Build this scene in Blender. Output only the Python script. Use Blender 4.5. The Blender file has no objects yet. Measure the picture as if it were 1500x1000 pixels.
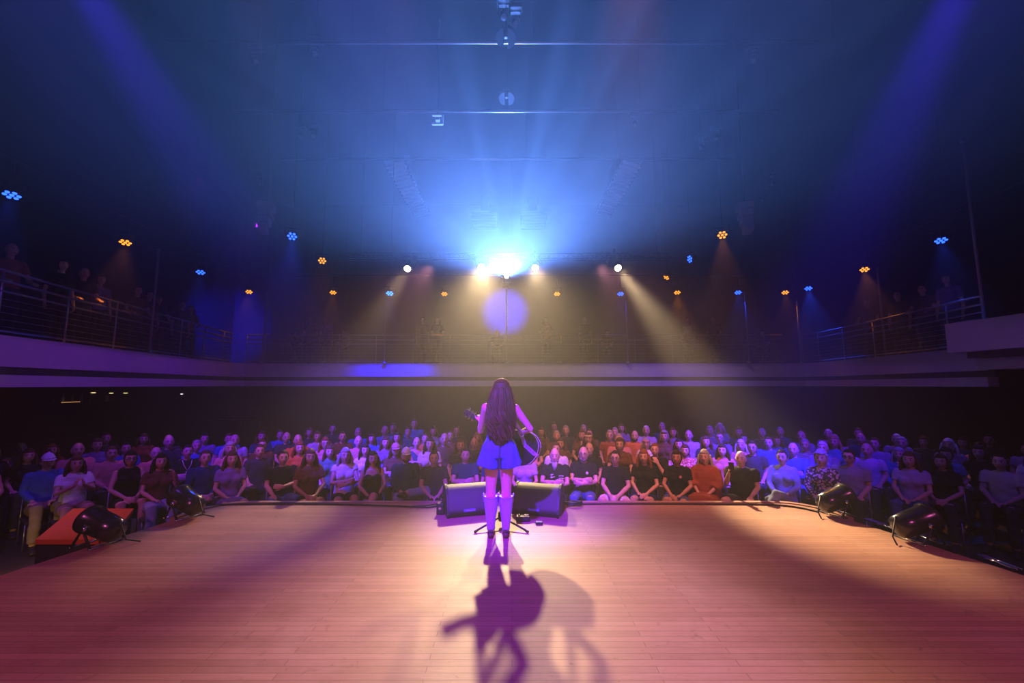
import bpy, math, random
import numpy as np
from mathutils import Vector, Matrix, Quaternion, noise
R = math.radians
random.seed(11)
scn = bpy.context.scene
COL = scn.collection
V = Vector

# ------------------------------------------------------------------ camera
F, TH, CAMZ = 600.0, R(6.09), 1.65
cam_d = bpy.data.cameras.new('camera'); cam = bpy.data.objects.new('camera', cam_d); COL.objects.link(cam)
cam_d.sensor_width = 36.0; cam_d.lens = 36.0 * F / 1500.0; cam_d.clip_start = 0.05; cam_d.clip_end = 200
cam.location = (0, 0, CAMZ); cam.rotation_euler = (R(90) + TH, 0, 0)
scn.camera = cam

def ray(px, py):
    u, v = (px - 750) / F, (500 - py) / F
    return V((u, math.cos(TH) - v * math.sin(TH), math.sin(TH) + v * math.cos(TH)))
def PY(px, py, Y):
    d = ray(px, py); return V((0, 0, CAMZ)) + d * (Y / d.y)
def PZ(px, py, Z):
    d = ray(px, py); return V((0, 0, CAMZ)) + d * ((Z - CAMZ) / d.z)

FLOOR = -0.65        # audience floor; the stage boards are at z = 0

# ------------------------------------------------------------------ materials
MATS = {}
def mat(name, color, rough=0.6, metal=0.0, spec=0.5, emit=None, estr=0.0, var=0.12, nscale=18.0, bump=0.0, coat=0.0):
    if name in MATS: return MATS[name]
    m = bpy.data.materials.new(name); m.use_nodes = True
    nt = m.node_tree; b = nt.nodes['Principled BSDF']
    b.inputs['Roughness'].default_value = rough; b.inputs['Metallic'].default_value = metal
    b.inputs['Specular IOR Level'].default_value = spec
    b.inputs['Coat Weight'].default_value = coat
    tc = nt.nodes.new('ShaderNodeTexCoord'); n = nt.nodes.new('ShaderNodeTexNoise')
    n.inputs['Scale'].default_value = nscale; n.inputs['Detail'].default_value = 3
    nt.links.new(tc.outputs['Object'], n.inputs['Vector'])
    mx = nt.nodes.new('ShaderNodeMix'); mx.data_type = 'RGBA'
    mx.inputs['A'].default_value = (*[c * (1 - var) for c in color], 1)
    mx.inputs['B'].default_value = (*[min(1, c * (1 + var)) for c in color], 1)
    nt.links.new(n.outputs['Fac'], mx.inputs['Factor']); nt.links.new(mx.outputs['Result'], b.inputs['Base Color'])
    if bump:
        bp = nt.nodes.new('ShaderNodeBump'); bp.inputs['Strength'].default_value = bump; bp.inputs['Distance'].default_value = 0.01
        nt.links.new(n.outputs['Fac'], bp.inputs['Height']); nt.links.new(bp.outputs['Normal'], b.inputs['Normal'])
    if emit:
        b.inputs['Emission Color'].default_value = (*emit, 1); b.inputs['Emission Strength'].default_value = estr
        m.cycles.emission_sampling = 'NONE'
    MATS[name] = m
    return m

def pattern_mat(name, kind, c1, c2, scale):
    if name in MATS: return MATS[name]
    m = mat(name, c1, 0.8, spec=0.2); nt = m.node_tree; b = nt.nodes['Principled BSDF']
    tc = nt.nodes['Texture Coordinate']
    if kind == 'stripe':
        t = nt.nodes.new('ShaderNodeTexWave'); t.bands_direction = 'Z'; t.inputs['Scale'].default_value = scale; fac = t.outputs['Fac']
    elif kind == 'check':
        t = nt.nodes.new('ShaderNodeTexChecker'); t.inputs['Scale'].default_value = scale; fac = t.outputs['Fac']
    else:
        t = nt.nodes.new('ShaderNodeTexVoronoi'); t.inputs['Scale'].default_value = scale; fac = t.outputs['Distance']
    nt.links.new(tc.outputs['Object'], t.inputs['Vector'])
    r = nt.nodes.new('ShaderNodeValToRGB'); r.color_ramp.elements[0].position = .42; r.color_ramp.elements[1].position = .5
    r.color_ramp.elements[0].color = (*c1, 1); r.color_ramp.elements[1].color = (*c2, 1)
    nt.links.new(fac, r.inputs['Fac']); nt.links.new(r.outputs['Color'], b.inputs['Base Color'])
    return m

# ------------------------------------------------------------------ mesh builder
class MB:
    def __init__(s): s.v = []; s.f = []; s.m = []; s.sm = []
    def add(s, vs, fs, mi=0, smooth=True):
        o = len(s.v); s.v.extend([tuple(p) for p in vs])
        for f in fs: s.f.append(tuple(i + o for i in f)); s.m.append(mi); s.sm.append(smooth)
        return s
    def box(s, c, size, rot=None, mi=0, bev=0.0):
        c = V(c); hx, hy, hz = [d / 2 for d in size]
        if bev <= 0:
            vs = [V((x, y, z)) for x in (-hx, hx) for y in (-hy, hy) for z in (-hz, hz)]
            fs = [(0, 1, 3, 2), (4, 6, 7, 5), (0, 4, 5, 1), (2, 3, 7, 6), (0, 2, 6, 4), (1, 5, 7, 3)]
            sm = False
        else:
            b = min(bev, hx * .9, hy * .9, hz * .9)
            prof = [(hx - b, hy), (hx, hy - b), (hx, -hy + b), (hx - b, -hy), (-hx + b, -hy), (-hx, -hy + b), (-hx, hy - b), (-hx + b, hy)]
            ins = [(x - math.copysign(b, x) * (abs(abs(x) - hx) < 1e-9), y - math.copysign(b, y) * (abs(abs(y) - hy) < 1e-9)) for x, y in prof]
            vs = [V((x, y, z)) for pts, z in ((ins, -hz), (prof, -hz + b), (prof, hz - b), (ins, hz)) for x, y in pts]
            fs = [tuple(range(7, -1, -1))[::-1], tuple(range(31, 23, -1))]
            for k in range(3):
                for i in range(8):
                    j = (i + 1) % 8; fs.append((k * 8 + i, k * 8 + 8 + i, k * 8 + 8 + j, k * 8 + j))
            sm = False
        if rot is not None: vs = [rot @ p for p in vs]
        return s.add([p + c for p in vs], fs, mi, sm)
    def tube(s, pts, rad, n=10, side=None, mi=0, caps=True, smooth=True):
        pts = [V(p) for p in pts]; N = len(pts)
        if not isinstance(rad, (list, tuple)): rad = [rad] * N
        rad = [r if isinstance(r, tuple) else (r, r) for r in rad]
        T = []
        for i in range(N):
            a = pts[max(i - 1, 0)]; b = pts[min(i + 1, N - 1)]; t = (b - a)
            T.append(t.normalized() if t.length > 1e-9 else V((0, 0, 1)))
        ref = V(side) if side is not None else (V((1, 0, 0)) if abs(T[0].x) < .9 else V((0, 1, 0)))
        vs = []
        for i in range(N):
            a = ref - T[i] * ref.dot(T[i])
            if a.length < 1e-6: a = T[i].orthogonal()
            a.normalize(); b = T[i].cross(a)
            if side is None: ref = a
            for k in range(n):
                th = 2 * math.pi * k / n
                vs.append(pts[i] + a * (rad[i][0] * math.cos(th)) + b * (rad[i][1] * math.sin(th)))
        fs = []
        for i in range(N - 1):
            for k in range(n):
                j = (k + 1) % n; fs.append((i * n + k, i * n + j, i * n + n + j, i * n + n + k))
        if caps: fs.append(tuple(range(n - 1, -1, -1))); fs.append(tuple((N - 1) * n + k for k in range(n)))
        return s.add(vs, fs, mi, smooth)
    def ell(s, c, r, nu=14, nv=10, rot=None, mi=0):
        c = V(c); r = r if isinstance(r, (tuple, list)) else (r, r, r)
        vs = [V((0, 0, -r[2]))]
        for i in range(1, nv):
            ph = -math.pi / 2 + math.pi * i / nv
            for k in range(nu):
                th = 2 * math.pi * k / nu
                vs.append(V((r[0] * math.cos(ph) * math.cos(th), r[1] * math.cos(ph) * math.sin(th), r[2] * math.sin(ph))))
        vs.append(V((0, 0, r[2])))
        fs = []
        for k in range(nu): fs.append((0, 1 + (k + 1) % nu, 1 + k))
        for i in range(nv - 2):
            for k in range(nu):
                a = 1 + i * nu + k; b = 1 + i * nu + (k + 1) % nu
                fs.append((a, b, b + nu, a + nu))
        L = len(vs) - 1; o = 1 + (nv - 2) * nu
        for k in range(nu): fs.append((o + k, o + (k + 1) % nu, L))
        if rot is not None: vs = [rot @ p for p in vs]
        return s.add([p + c for p in vs], fs, mi)
    def prism(s, outline, depth, M, mi=0, smooth=False):
        """outline: list of (x, y); extruded along +z by depth; M maps it to place"""
        n = len(outline)
        vs = [M @ V((x, y, 0)) for x, y in outline] + [M @ V((x, y, depth)) for x, y in outline]
        fs = [tuple(range(n - 1, -1, -1)), tuple(range(n, 2 * n))]
        s.add(vs, fs, mi, False)
        s.add(vs, [(i, (i + 1) % n, n + (i + 1) % n, n + i) for i in range(n)], mi, smooth)
        return s
    def lathe(s, prof, n=20, M=None, mi=0):
        M = M or Matrix.Identity(4); vs = []
        for r, z in prof:
            for k in range(n):
                th = 2 * math.pi * k / n; vs.append(M @ V((r * math.cos(th), r * math.sin(th), z)))
        fs = [(i * n + k, i * n + (k + 1) % n, i * n + n + (k + 1) % n, i * n + n + k) for i in range(len(prof) - 1) for k in range(n)]
        fs.append(tuple(range(n - 1, -1, -1))); fs.append(tuple((len(prof) - 1) * n + k for k in range(n)))
        return s.add(vs, fs, mi)
    def join(s, o, M=None, mi=None):
        off = len(s.v); s.v.extend([tuple(M @ V(p)) if M else p for p in o.v])
        s.f.extend([tuple(i + off for i in f) for f in o.f]); s.m.extend(o.m if mi is None else [mi] * len(o.f)); s.sm.extend(o.sm)
        return s
    def mesh(s, name):
        me = bpy.data.meshes.new(name); me.from_pydata(s.v, [], s.f); 
        me.polygons.foreach_set('material_index', s.m); me.polygons.foreach_set('use_smooth', s.sm); me.update()
        return me

def obj(name, mb, mats, parent=None, **props):
    me = mb if isinstance(mb, bpy.types.Mesh) else mb.mesh(name)
    o = bpy.data.objects.new(name, me); COL.objects.link(o)
    if mats is not None and len(me.materials) == 0:
        for m in (mats if isinstance(mats, (list, tuple)) else [mats]): me.materials.append(m)
    if parent is not None: o.parent = parent
    for k, v in props.items(): o[k] = v
    return o
def empty(name, loc, label, cat, group=None, rz=0.0):
    o = bpy.data.objects.new(name, None); COL.objects.link(o); o.location = loc; o.rotation_euler = (0, 0, rz)
    o.empty_display_size = .1; o['label'] = label; o['category'] = cat
    if group: o['group'] = group
    return o
def tag(o, label, cat, group=None):
    o['label'] = label; o['category'] = cat
    if group: o['group'] = group
    return o
def struct(name, mb, m): 
    return obj(name, mb, m, kind='structure')

def remesh(mb, voxel, smooth=3, name='m'):
    me = mb.mesh(name); o = bpy.data.objects.new(name, me); COL.objects.link(o)
    r = o.modifiers.new('r', 'REMESH'); r.mode = 'VOXEL'; r.voxel_size = voxel; r.use_smooth_shade = True
    if smooth:
        sm = o.modifiers.new('s', 'SMOOTH'); sm.factor = .5; sm.iterations = smooth
    dg = bpy.context.evaluated_depsgraph_get(); ev = o.evaluated_get(dg)
    out = bpy.data.meshes.new_from_object(ev, depsgraph=dg)
    bpy.data.objects.remove(o); bpy.data.meshes.remove(me)
    res = MB()
    n = len(out.vertices); co = np.empty(n * 3, 'f'); out.vertices.foreach_get('co', co)
    res.v = [tuple(p) for p in co.reshape(-1, 3)]
    res.f = [tuple(p.vertices) for p in out.polygons]; res.m = [0] * len(res.f); res.sm = [True] * len(res.f)
    bpy.data.meshes.remove(out)
    return res

def aim(d, up=(0, 0, 1)):
    """matrix whose -Z looks along d (like a lamp)"""
    return V(d).to_track_quat('-Z', 'Y').to_matrix().to_4x4()

def spot(name, loc, target, color, power, angle, blend=.3, radius=.06):
    l = bpy.data.lights.new(name, 'SPOT'); l.color = color; l.energy = power; l.spot_size = R(angle); l.spot_blend = blend
    l.shadow_soft_size = radius
    o = bpy.data.objects.new(name, l); COL.objects.link(o); o.location = loc
    o.rotation_euler = (V(target) - V(loc)).to_track_quat('-Z', 'Y').to_euler()
    return o
# ------------------------------------------------------------------ people
def head_pt(x, y, z, f=False):
    """unit-sphere point -> skull and face surface (facing -y), metres round the head's centre"""
    X, Y, Z = x * .076, y * .096, z * .118
    if z < 0:
        t = -z; X *= 1 - .34 * t ** 1.6; 
        if y > 0: Y *= 1 - .30 * t
    if y < 0:
        g = lambda x0, z0, sx, sz: math.exp(-(((abs(X) - x0) / sx) ** 2 + ((Z - z0) / sz) ** 2))
        Y -= .024 * g(0, -.022, .013, .020) + .010 * g(0, .002, .010, .022)
        Y += .010 * g(.031, .010, .016, .012)
        Y -= .006 * g(.030, .030, .022, .008)
        Y -= .007 * g(0, -.062, .024, .010) + .011 * g(0, -.098, .020, .016)
        Y -= .004 * g(.040, -.030, .018, .018)
    return V((X, Y, Z))

def sphere_grid(nu, nv):
    vs = [(0, 0, -1)]; fs = []
    for i in range(1, nv):
        ph = -math.pi / 2 + math.pi * i / nv
        for k in range(nu):
            th = 2 * math.pi * k / nu; vs.append((math.cos(ph) * math.cos(th), math.cos(ph) * math.sin(th), math.sin(ph)))
    vs.append((0, 0, 1))
    for k in range(nu): fs.append((0, 1 + (k + 1) % nu, 1 + k))
    for i in range(nv - 2):
        for k in range(nu):
            a = 1 + i * nu + k; b = 1 + i * nu + (k + 1) % nu; fs.append((a, b, b + nu, a + nu))
    L = len(vs) - 1; o = 1 + (nv - 2) * nu
    for k in range(nu): fs.append((o + k, o + (k + 1) % nu, L))
    return vs, fs

def head_mb(c, M=None):
    mb = MB(); vs, fs = sphere_grid(44, 34)
    mb.add([head_pt(*p) for p in vs], fs)
    for s in (-1, 1): mb.ell((s * .077, .012, -.012), (.010, .019, .032), 8, 8, Matrix.Rotation(s * .3, 3, 'Z'))
    T = Matrix.Translation(c) @ (M or Matrix.Identity(4))
    return MB().join(mb, T)
def face_bits(mb, c, M=None):
    T = Matrix.Translation(c) @ (M or Matrix.Identity(4)); e = MB()
    for s in (-1, 1):
        e.ell((s * .031, -.077, .010), (.014, .012, .0085), 10, 8, mi=1)
        e.ell((s * .031, -.087, .010), (.0085, .0045, .0082), 8, 6, mi=2)
    e.ell((0, -.094, -.062), (.021, .008, .0055), 10, 6, mi=3)
    for s in (-1, 1): e.tube([(s * .012, -.093, .031), (s * .030, -.091, .036), (s * .046, -.079, .031)], [.0030, .0036, .0020], 6, mi=2)
    mb.join(e, T)

def shell(keep, scale, thick, wob=0.0, nu=44, nv=34, off=(0, 0, 0)):
    """hair-like shell with thickness over the head where keep(x,y,z) of the unit sphere holds"""
    vs, fs = sphere_grid(nu, nv); mb = MB(); n = len(vs)
    def P(p, k):
        q = head_pt(*p) if p[1] > -.3 else V((p[0] * .076, p[1] * .096, p[2] * .118))
        w = 1 + wob * noise.noise(V(p) * 6.0)
        return V((q.x * k * w + off[0], q.y * k * w + off[1], q.z * (1 + (k - 1) * .8) * w + off[2]))
    kf = [f for f in fs if all(keep(*vs[i]) for i in f)]
    mb.v = [tuple(P(p, scale)) for p in vs] + [tuple(P(p, scale - thick)) for p in vs]
    ed = {}
    for f in kf:
        for i in range(len(f)):
            a, b = f[i], f[(i + 1) % len(f)]; ed[(a, b)] = 1
    fo = [f for f in kf] + [tuple(i + n for i in reversed(f)) for f in kf]
    fo += [(b, a, a + n, b + n) for (a, b) in ed if (b, a) not in ed]
    mb.f = fo; mb.m = [0] * len(fo); mb.sm = [True] * len(fo)
    used = sorted({i for f in fo for i in f}); mp = {o: i for i, o in enumerate(used)}
    mb.v = [mb.v[i] for i in used]; mb.f = [tuple(mp[i] for i in f) for f in mb.f]
    return mb

def hair_mb(style):
    mb = MB()
    hl = lambda x, y, z: z > .42 + .25 * (y < -.5) if y < -.35 else (z > -.1 if y < .15 else z > -.55)
    if style == 'short': mb.join(shell(hl, 1.09, .09, .05))
    elif style == 'fringe': mb.join(shell(lambda x, y, z: y > -.25 and -.45 < z < .42 and not (abs(x) < .2 and z > .3), 1.06, .06, .04))
    elif style == 'curly':
        mb.join(shell(lambda x, y, z: (z > .45 if y < -.4 else z > -.6), 1.2, .18, .25))
    elif style in ('bob', 'long', 'tied'):
        mb.join(shell(lambda x, y, z: (z > .52 if y < -.45 else ((abs(x) > .55 and z > -.9) or z > .5 if y < -.1 else True)), 1.11, .11, .04))
        if style == 'tied':
            mb.ell((0, .125, .03), (.035, .035, .04))
        L = {'bob': .17, 'long': .36, 'tied': 0}[style]
        if L:
            rnd = random.Random(style)
            for k in range(22):
                a = math.pi * (-.02 + 1.04 * k / 21); x0, y0 = .083 * math.cos(a), .088 * math.sin(a)
                sx = x0 * 1.25; L2 = L * rnd.uniform(.85, 1.05)
                w = rnd.uniform(-.012, .012)
                mb.tube([(x0, y0, .03), (sx, y0 * 1.1 + .005, -.06), (sx * 1.05 + w, y0 * 1.05 + .01, -.06 - L2 * .5), (sx * .98 - w, y0 * .95 + .005, -.05 - L2)],
                        [.016, .022, .021, .008], 7)
    elif style == 'beard':
        mb.join(shell(lambda x, y, z: y < .05 and z < -.42 and not (abs(x) < .27 and -.60 < z < -.46 and y < -.5), 1.1, .1, .06))
    elif style == 'longbeard':
        mb.join(shell(lambda x, y, z: y < .05 and z < -.42 and not (abs(x) < .27 and -.60 < z < -.46 and y < -.5), 1.12, .12, .06))
        mb.tube([(0, -.06, -.09), (0, -.085, -.14), (0, -.08, -.21)], [(.05, .03), (.045, .03), (.012, .012)], 9, side=(1, 0, 0))
    elif style == 'cap':
        mb.join(shell(lambda x, y, z: z > .30, 1.13, .10))
        mb.prism([(.075 * math.cos(a), -.06 - .095 * math.sin(a)) for a in [math.pi * k / 12 for k in range(13)]], .008, Matrix.Translation((0, -.005, .042)) @ Matrix.Rotation(R(8), 4, 'X'))
        mb.ell((0, 0, .135), .008, 6, 5)
    elif style == 'band':
        mb.join(shell(lambda x, y, z: .30 < z < .62, 1.14, .06))
    elif style == 'hood':
        mb.join(shell(lambda x, y, z: z > .62 if y < -.45 else (z > -.95 and (y > -.2 or abs(x) > .6 or z > .6)), 1.24, .12, .05))
    elif style == 'glasses':
        for s in (-1, 1):
            ring = [(s * .032 + .023 * math.cos(t), -.100, .010 + .018 * math.sin(t)) for t in [2 * math.pi * k / 14 for k in range(15)]]
            mb.tube(ring, .0028, 5); mb.tube([(s * .055, -.099, .014), (s * .078, -.07, .014), (s * .082, .01, .006)], .0025, 5)
        mb.tube([(-.010, -.101, .012), (.010, -.101, .012)], .0025, 5)
    return mb

def hand(mb, w, d, nrm, thumb, curl=.5, n=6, k=1.0):
    """palm with four fingers of different length and a thumb off its side; d points along the hand, nrm is the palm side"""
    d = V(d).normalized(); nrm = (V(nrm) - d * V(nrm).dot(d)).normalized(); s = d.cross(nrm) * thumb; w = V(w)
    mb.tube([w - d * .02, w + d * .02, w + d * .055 * k, w + d * .09 * k], [(.026, .020), (.034 * k, .017), (.042 * k, .016), (.038 * k, .013)], 10, side=s)
    for i, (o, L) in enumerate(((.030, .070), (.010, .080), (-.010, .074), (-.029, .058))):
        p = w + d * .082 * k + s * o * k; q = d.copy(); pts = [p - q * .02]
        for j, fr in enumerate((.45, .32, .23)):
            ax = d.cross(nrm); q = (Quaternion(ax, (curl + .05 * i) * (1.0 if j else .7)) @ q); p = p + q * L * k * fr; pts.append(p)
        # keep the curl on the palm's side
        mb.tube(pts, [.0095 * k, .0090 * k, .0085 * k, .0065 * k], n)
    t0 = w + d * .025 * k + s * .022 * k; td = (d * .75 + s * .75 + nrm * .25).normalized()
    mb.tube([t0, t0 + td * .035 * k, t0 + td * .055 * k + d * .012, t0 + td * .062 * k + d * .032 * k], [.014 * k, .012 * k, .010 * k, .007 * k], n)

ARMS = {  # elbow, wrist, hand direction, palm normal  -- for the +x arm of a figure that faces -y
    'lap':     ((.255, -.05, .77), (.105, -.27, .665), (-.75, -.55, -.25), (0, -.3, -1)),
    'clasp':   ((.265, -.08, .77), (.075, -.33, .655), (-.55, -.80, -.15), (-.8, .3, -.5)),
    'knees':   ((.275, .00, .77), (.185, -.25, .655), (-.1, -1, -.15), (0, 0, -1)),
    'cross':   ((.255, -.12, .80), (-.02, -.235, .835), (-1, -.05, .12), (0, 1, 0)),
    'cross2':  ((.255, -.12, .79), (-.02, -.285, .785), (-1, .12, .15), (0, 1, 0)),
    'phone':   ((.27, -.14, .80), (.16, -.33, 1.03), (-.35, -.25, .95), (-1, -.2, 0)),
    'chin':    ((.235, -.20, .77), (.085, -.215, 1.00), (-.45, .05, .9), (-.5, .6, 0)),
    'side':    ((.27, .02, .80), (.20, -.16, .66), (-.35, -.9, -.2), (0, 0, -1)),
    'clap':    ((.25, -.14, .80), (.065, -.33, .93), (-.25, -.5, .8), (-1, 0, 0)),
    'hang':    ((.245, .03, 1.08), (.25, -.05, .85), (0, -.1, -1), (-1, 0, 0)),
    'rail':    ((.27, -.10, 1.12), (.20, -.32, 1.06), (-.1, -1, -.1), (0, 0, -1)),
}
def build_person(sex, armL, armR, legs, sleeve, bottom, topk, stand=False, wide=1.0):
    """meshes round an origin on the floor under the hips; arms named for the figure's own -x / +x side"""
    fem = sex == 'f'; sh = (.150 if fem else .168) * wide; dz = .40 if stand else 0.0
    tz = (lambda z: z) if stand else (lambda z: .52 + (z - .5) * .89)
    hc = V((0, -.015, 1.235 + dz if stand else 1.172))
    B = MB(); C = MB(); D = MB(); S = MB()
    ww = wide * (0.88 if fem else .95)
    tor = [((0, .02, .50), (.175 * ww, .125 * ww)), ((0, .025, .60), (.165 * ww, .122 * ww)), ((0, .03, .72), ((.135 if fem else .155) * ww, .108 * ww)),
           ((0, .025, .85), (.152 * ww, .112 * ww)), ((0, .025, .95), (.165 * ww, .110 * ww)), ((0, .025, 1.03), (.150 * ww, .085)), ((0, .02, 1.075), (.085, .060))]
    tor = [((p[0], p[1], tz(p[2]) + dz), r) for p, r in tor]
    B.tube([p for p, r in tor], [r for p, r in tor], 20, side=(1, 0, 0))
    B.tube([(0, .02, tz(1.04) + dz), (0, .012, tz(1.10) + dz), (0, .0, hc.z - .065)], [(.062, .060), (.050, .052), (.050, .054)], 14, side=(1, 0, 0))
    if fem:
        for s in (-1, 1): B.ell((s * .07, -.062, tz(.90) + dz), (.060, .050, .06))
    B.join(head_mb(hc))
    arms = {}
    for s, a in ((-1, armL), (1, armR)):
        e, w, hd, nn = ARMS[a]
        m = lambda p: V((p[0] * s * (.86 if stand else .79), p[1], tz(p[2]) + (dz if a not in ('hang', 'rail') else 0)))
        mv = lambda p: V((p[0] * s, p[1], p[2]))
        sj = V((s * sh, .02, tz(1.015) + dz)); e = m(e); w = m(w)
        arms[s] = (sj, e, w)
        k = .85 if fem else 1.0
        B.ell(sj, .046 * k)
        B.tube([sj, sj.lerp(e, .5), e, e.lerp(w, .3), w], [.046 * k, .044 * k, .038 * k, .039 * k, .027 * k], 12)
        hand(B, w, mv(hd), mv(nn), s if a != 'hang' else -s, .55 if a != 'clap' else .1, 6, .95 if fem else 1.05)
    # legs
    hipz = .50 + dz; kn = {}; 
    for s in (-1, 1):
        h = V((s * .09, .0, hipz + .01))
        if stand:
            k_, an = V((s * .10, -.01, .49)), V((s * .105, .02, .09)); ft = V((s * .12, -.16, .035))
        else:
            k_, an, ft = V((s * .125, -.43, .595)), V((s * .125, -.40, .09)), V((s * .14, -.56, .035))
            if legs == 'wide': k_, an, ft = V((s * .20, -.41, .59)), V((s * .19, -.38, .09)), V((s * .22, -.53, .035))
            if legs == 'close': k_, an, ft = V((s * .075, -.44, .595)), V((s * .07, -.45, .09)), V((s * .075, -.60, .035))
            if legs == 'cross' and s > 0:   # knee over the other knee
                k_, an, ft = V((-.02, -.47, .70)), V((-.17, -.56, .35)), V((-.22, -.70, .30))
            if legs == 'figure4' and s > 0:  # ankle on the other knee
                k_, an, ft = V((.34, -.33, .67)), V((-.02, -.46, .69)), V((-.12, -.55, .68))
        kn[s] = (h, k_, an, ft)
        f_ = (.92 if fem else 1.0) * wide
        B.tube([h, h.lerp(k_, .5), k_, k_.lerp(an, .3), k_.lerp(an, .7), an], [.088 * f_, .078 * f_, .058, .056, .042, .036], 14)
        heel = an + V((0, .03, -.055)); dirf = (ft - heel)
        B.tube([an, heel.lerp(ft, .15) + V((0, 0, .01)), ft], [.036, .036, (.038, .022)], 10)
        S.tube([heel + V((0, .02, .0)), heel.lerp(ft, .45) + V((0, 0, .018)), ft, ft + dirf.normalized() * .05], [(.036, .04), (.045, .048), (.046, .032), (.03, .018)], 12, side=(1, 0, 0))
        S.tube([heel + V((0, -.005, -.01)), an + V((0, 0, .01))], [.042, .043], 12)
        if bottom == 'long':
            D.tube([h, h.lerp(k_, .5), k_, k_.lerp(an, .5), an + (k_ - an).normalized() * .03], [.104 * f_, .093 * f_, .074, .066, .060], 16)
        elif bottom == 'shorts':
            D.tube([h, h.lerp(k_, .5), h.lerp(k_, .80)], [.104 * f_, .097 * f_, .088], 16)
    if bottom == 'skirt':
        if stand: D.tube([(0, .02, hipz + .10), (0, .02, hipz), (0, .01, hipz - .38)], [(.165, .13), (.19, .15), (.25, .2)], 20, side=(1, 0, 0))
        else:
            k0 = (kn[-1][1] + kn[1][1]) / 2
            D.tube([(0, .03, hipz + .01), V((0, .03, hipz + .01)).lerp(k0, .5), V((0, .02, hipz + .01)).lerp(k0, 1.02)], [(.19, .105), (.20, .10), (.20, .078)], 20, side=(1, 0, 0))
            D.ell((0, .03, .53), (.185, .13, .10))
    if bottom == 'gown':
        k0 = (kn[-1][1] + kn[1][1]) / 2; a0 = (kn[-1][2] + kn[1][2]) / 2
        D.tube([(0, .03, .51), V((0, .03, .51)).lerp(k0, .5), k0, k0.lerp(a0, .4) + V((0, -.02, 0)), a0 + V((0, -.02, .06))], [(.21, .12), (.23, .12), (.235, .11), (.23, .12), (.25, .15)], 20, side=(1, 0, 0))
        D.ell((0, .03, .53), (.185, .13, .10))
    if bottom in ('long', 'shorts'): D.tube([(0, .02, hipz - .06), (0, .02, hipz + .02), (0, .025, hipz + .12)], [(.15 * ww, .11), (.192 * ww, .142 * ww), (.174 * ww, .132 * ww)], 20, side=(1, 0, 0))
    # top
    lo = .56 + dz
    tt = [((0, .022, lo), (.186 * ww, .142 * ww)), ((0, .028, .72 + dz), ((.158 if fem else .176) * ww, .130 * ww)), ((0, .025, .86 + dz), (.170 * ww, .130 * ww)), ((0, .025, .95 + dz), (.182 * ww, .128 * ww))]
    if topk == 'tube': tt[-1] = ((0, .025, .945 + dz), (.176 * ww, .125 * ww))
    else: tt += [((0, .024, 1.035 + dz), (.166 * ww, .100)), ((0, .02, 1.088 + dz), (.085 if topk != 'tank' else .10, .068))]
    if topk == 'shawl': tt = [((0, .02, .52), (.24, .17)), ((0, .02, .75), (.235, .16)), ((0, .02, .95), (.23, .145)), ((0, .02, 1.05), (.17, .11)), ((0, .01, 1.11), (.09, .08))]
    tt = [((p[0], p[1], tz(p[2] - dz) + dz), r) for p, r in tt]
    C.tube([p for p, r in tt], [r for p, r in tt], 22, side=(1, 0, 0))
    if fem:
        for s in (-1, 1): C.ell((s * .07, -.062, tz(.895) + dz), (.076, .064, .075))
    if sleeve > 0:
        for s in (-1, 1):
            sj, e, w = arms[s]; k = .9 if fem else 1.0
            C.ell(sj, .067 * k)
            if sleeve < 1: C.tube([sj, sj.lerp(e, sleeve * .55), sj.lerp(e, sleeve)], [.067 * k, .065 * k, .063 * k], 14)
            else: C.tube([sj, sj.lerp(e, .5), e, e.lerp(w, .4), e.lerp(w, .93)], [.067 * k, .061 * k, .054 * k, .052 * k, .041 * k], 14)
            if topk == 'shawl': C.tube([sj, sj.lerp(e, .5), e, e.lerp(w, .5)], [.075, .085, .085, .075], 14)
    out = {}
    body = remesh(B, .0105, 2); face_bits(body, hc); out['body'] = body.mesh('person')
    # clothes follow the body; a little fold noise
    def cloth(mb, nm, vox=.014):
        m_ = remesh(mb, vox, 6)
        m_.v = [tuple(V(p) + V(noise.noise_vector(V(p) * 11.0)) * .005 + V(noise.noise_vector(V(p) * V((5, 5, 16)))) * .007) for p in m_.v]
        return m_.mesh(nm)
    out['top'] = cloth(C, 'shirt'); out['bottom'] = cloth(D, 'trousers'); out['shoes'] = remesh(S, .012, 2).mesh('shoes')
    out['head'] = hc
    return out

PCACHE = {}; HCACHE = {}
for m_ in ('eye_white', 'eye_dark', 'lips'): pass
EYEW = mat('eye_white', (.75, .75, .72), .25); EYED = mat('eye_dark', (.02, .012, .01), .3); LIPS = mat('lips', (.30, .08, .07), .45)
SKIN = {'fair': mat('skin_fair', (.62, .38, .28), .5, var=.05), 'tan': mat('skin_tan', (.50, .28, .19), .5, var=.05), 'brown': mat('skin_brown', (.26, .13, .08), .5, var=.05), 'pink': mat('skin_pink', (.68, .40, .33), .5, var=.05)}
HAIRC = {'dark': (.025, .016, .012), 'brown': (.085, .042, .022), 'red': (.22, .06, .025), 'blond': (.40, .26, .12), 'grey': (.35, .34, .34), 'white': (.62, .61, .60)}
CLOTHC = {'black': (.012, .012, .014), 'charcoal': (.04, .04, .045), 'navy': (.018, .028, .09), 'blue': (.06, .14, .42), 'white': (.75, .75, .75), 'cream': (.62, .55, .42), 'pink': (.62, .26, .26), 'salmon': (.62, .27, .18),
          'orange': (.60, .20, .05), 'green': (.08, .25, .14), 'grey': (.28, .28, .30), 'purple': (.22, .12, .34), 'brown': (.13, .06, .035), 'rust': (.30, .08, .04), 'denim': (.08, .13, .28), 'pale denim': (.30, .38, .55), 'khaki': (.35, .28, .17), 'lilac': (.42, .34, .58)}
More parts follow.
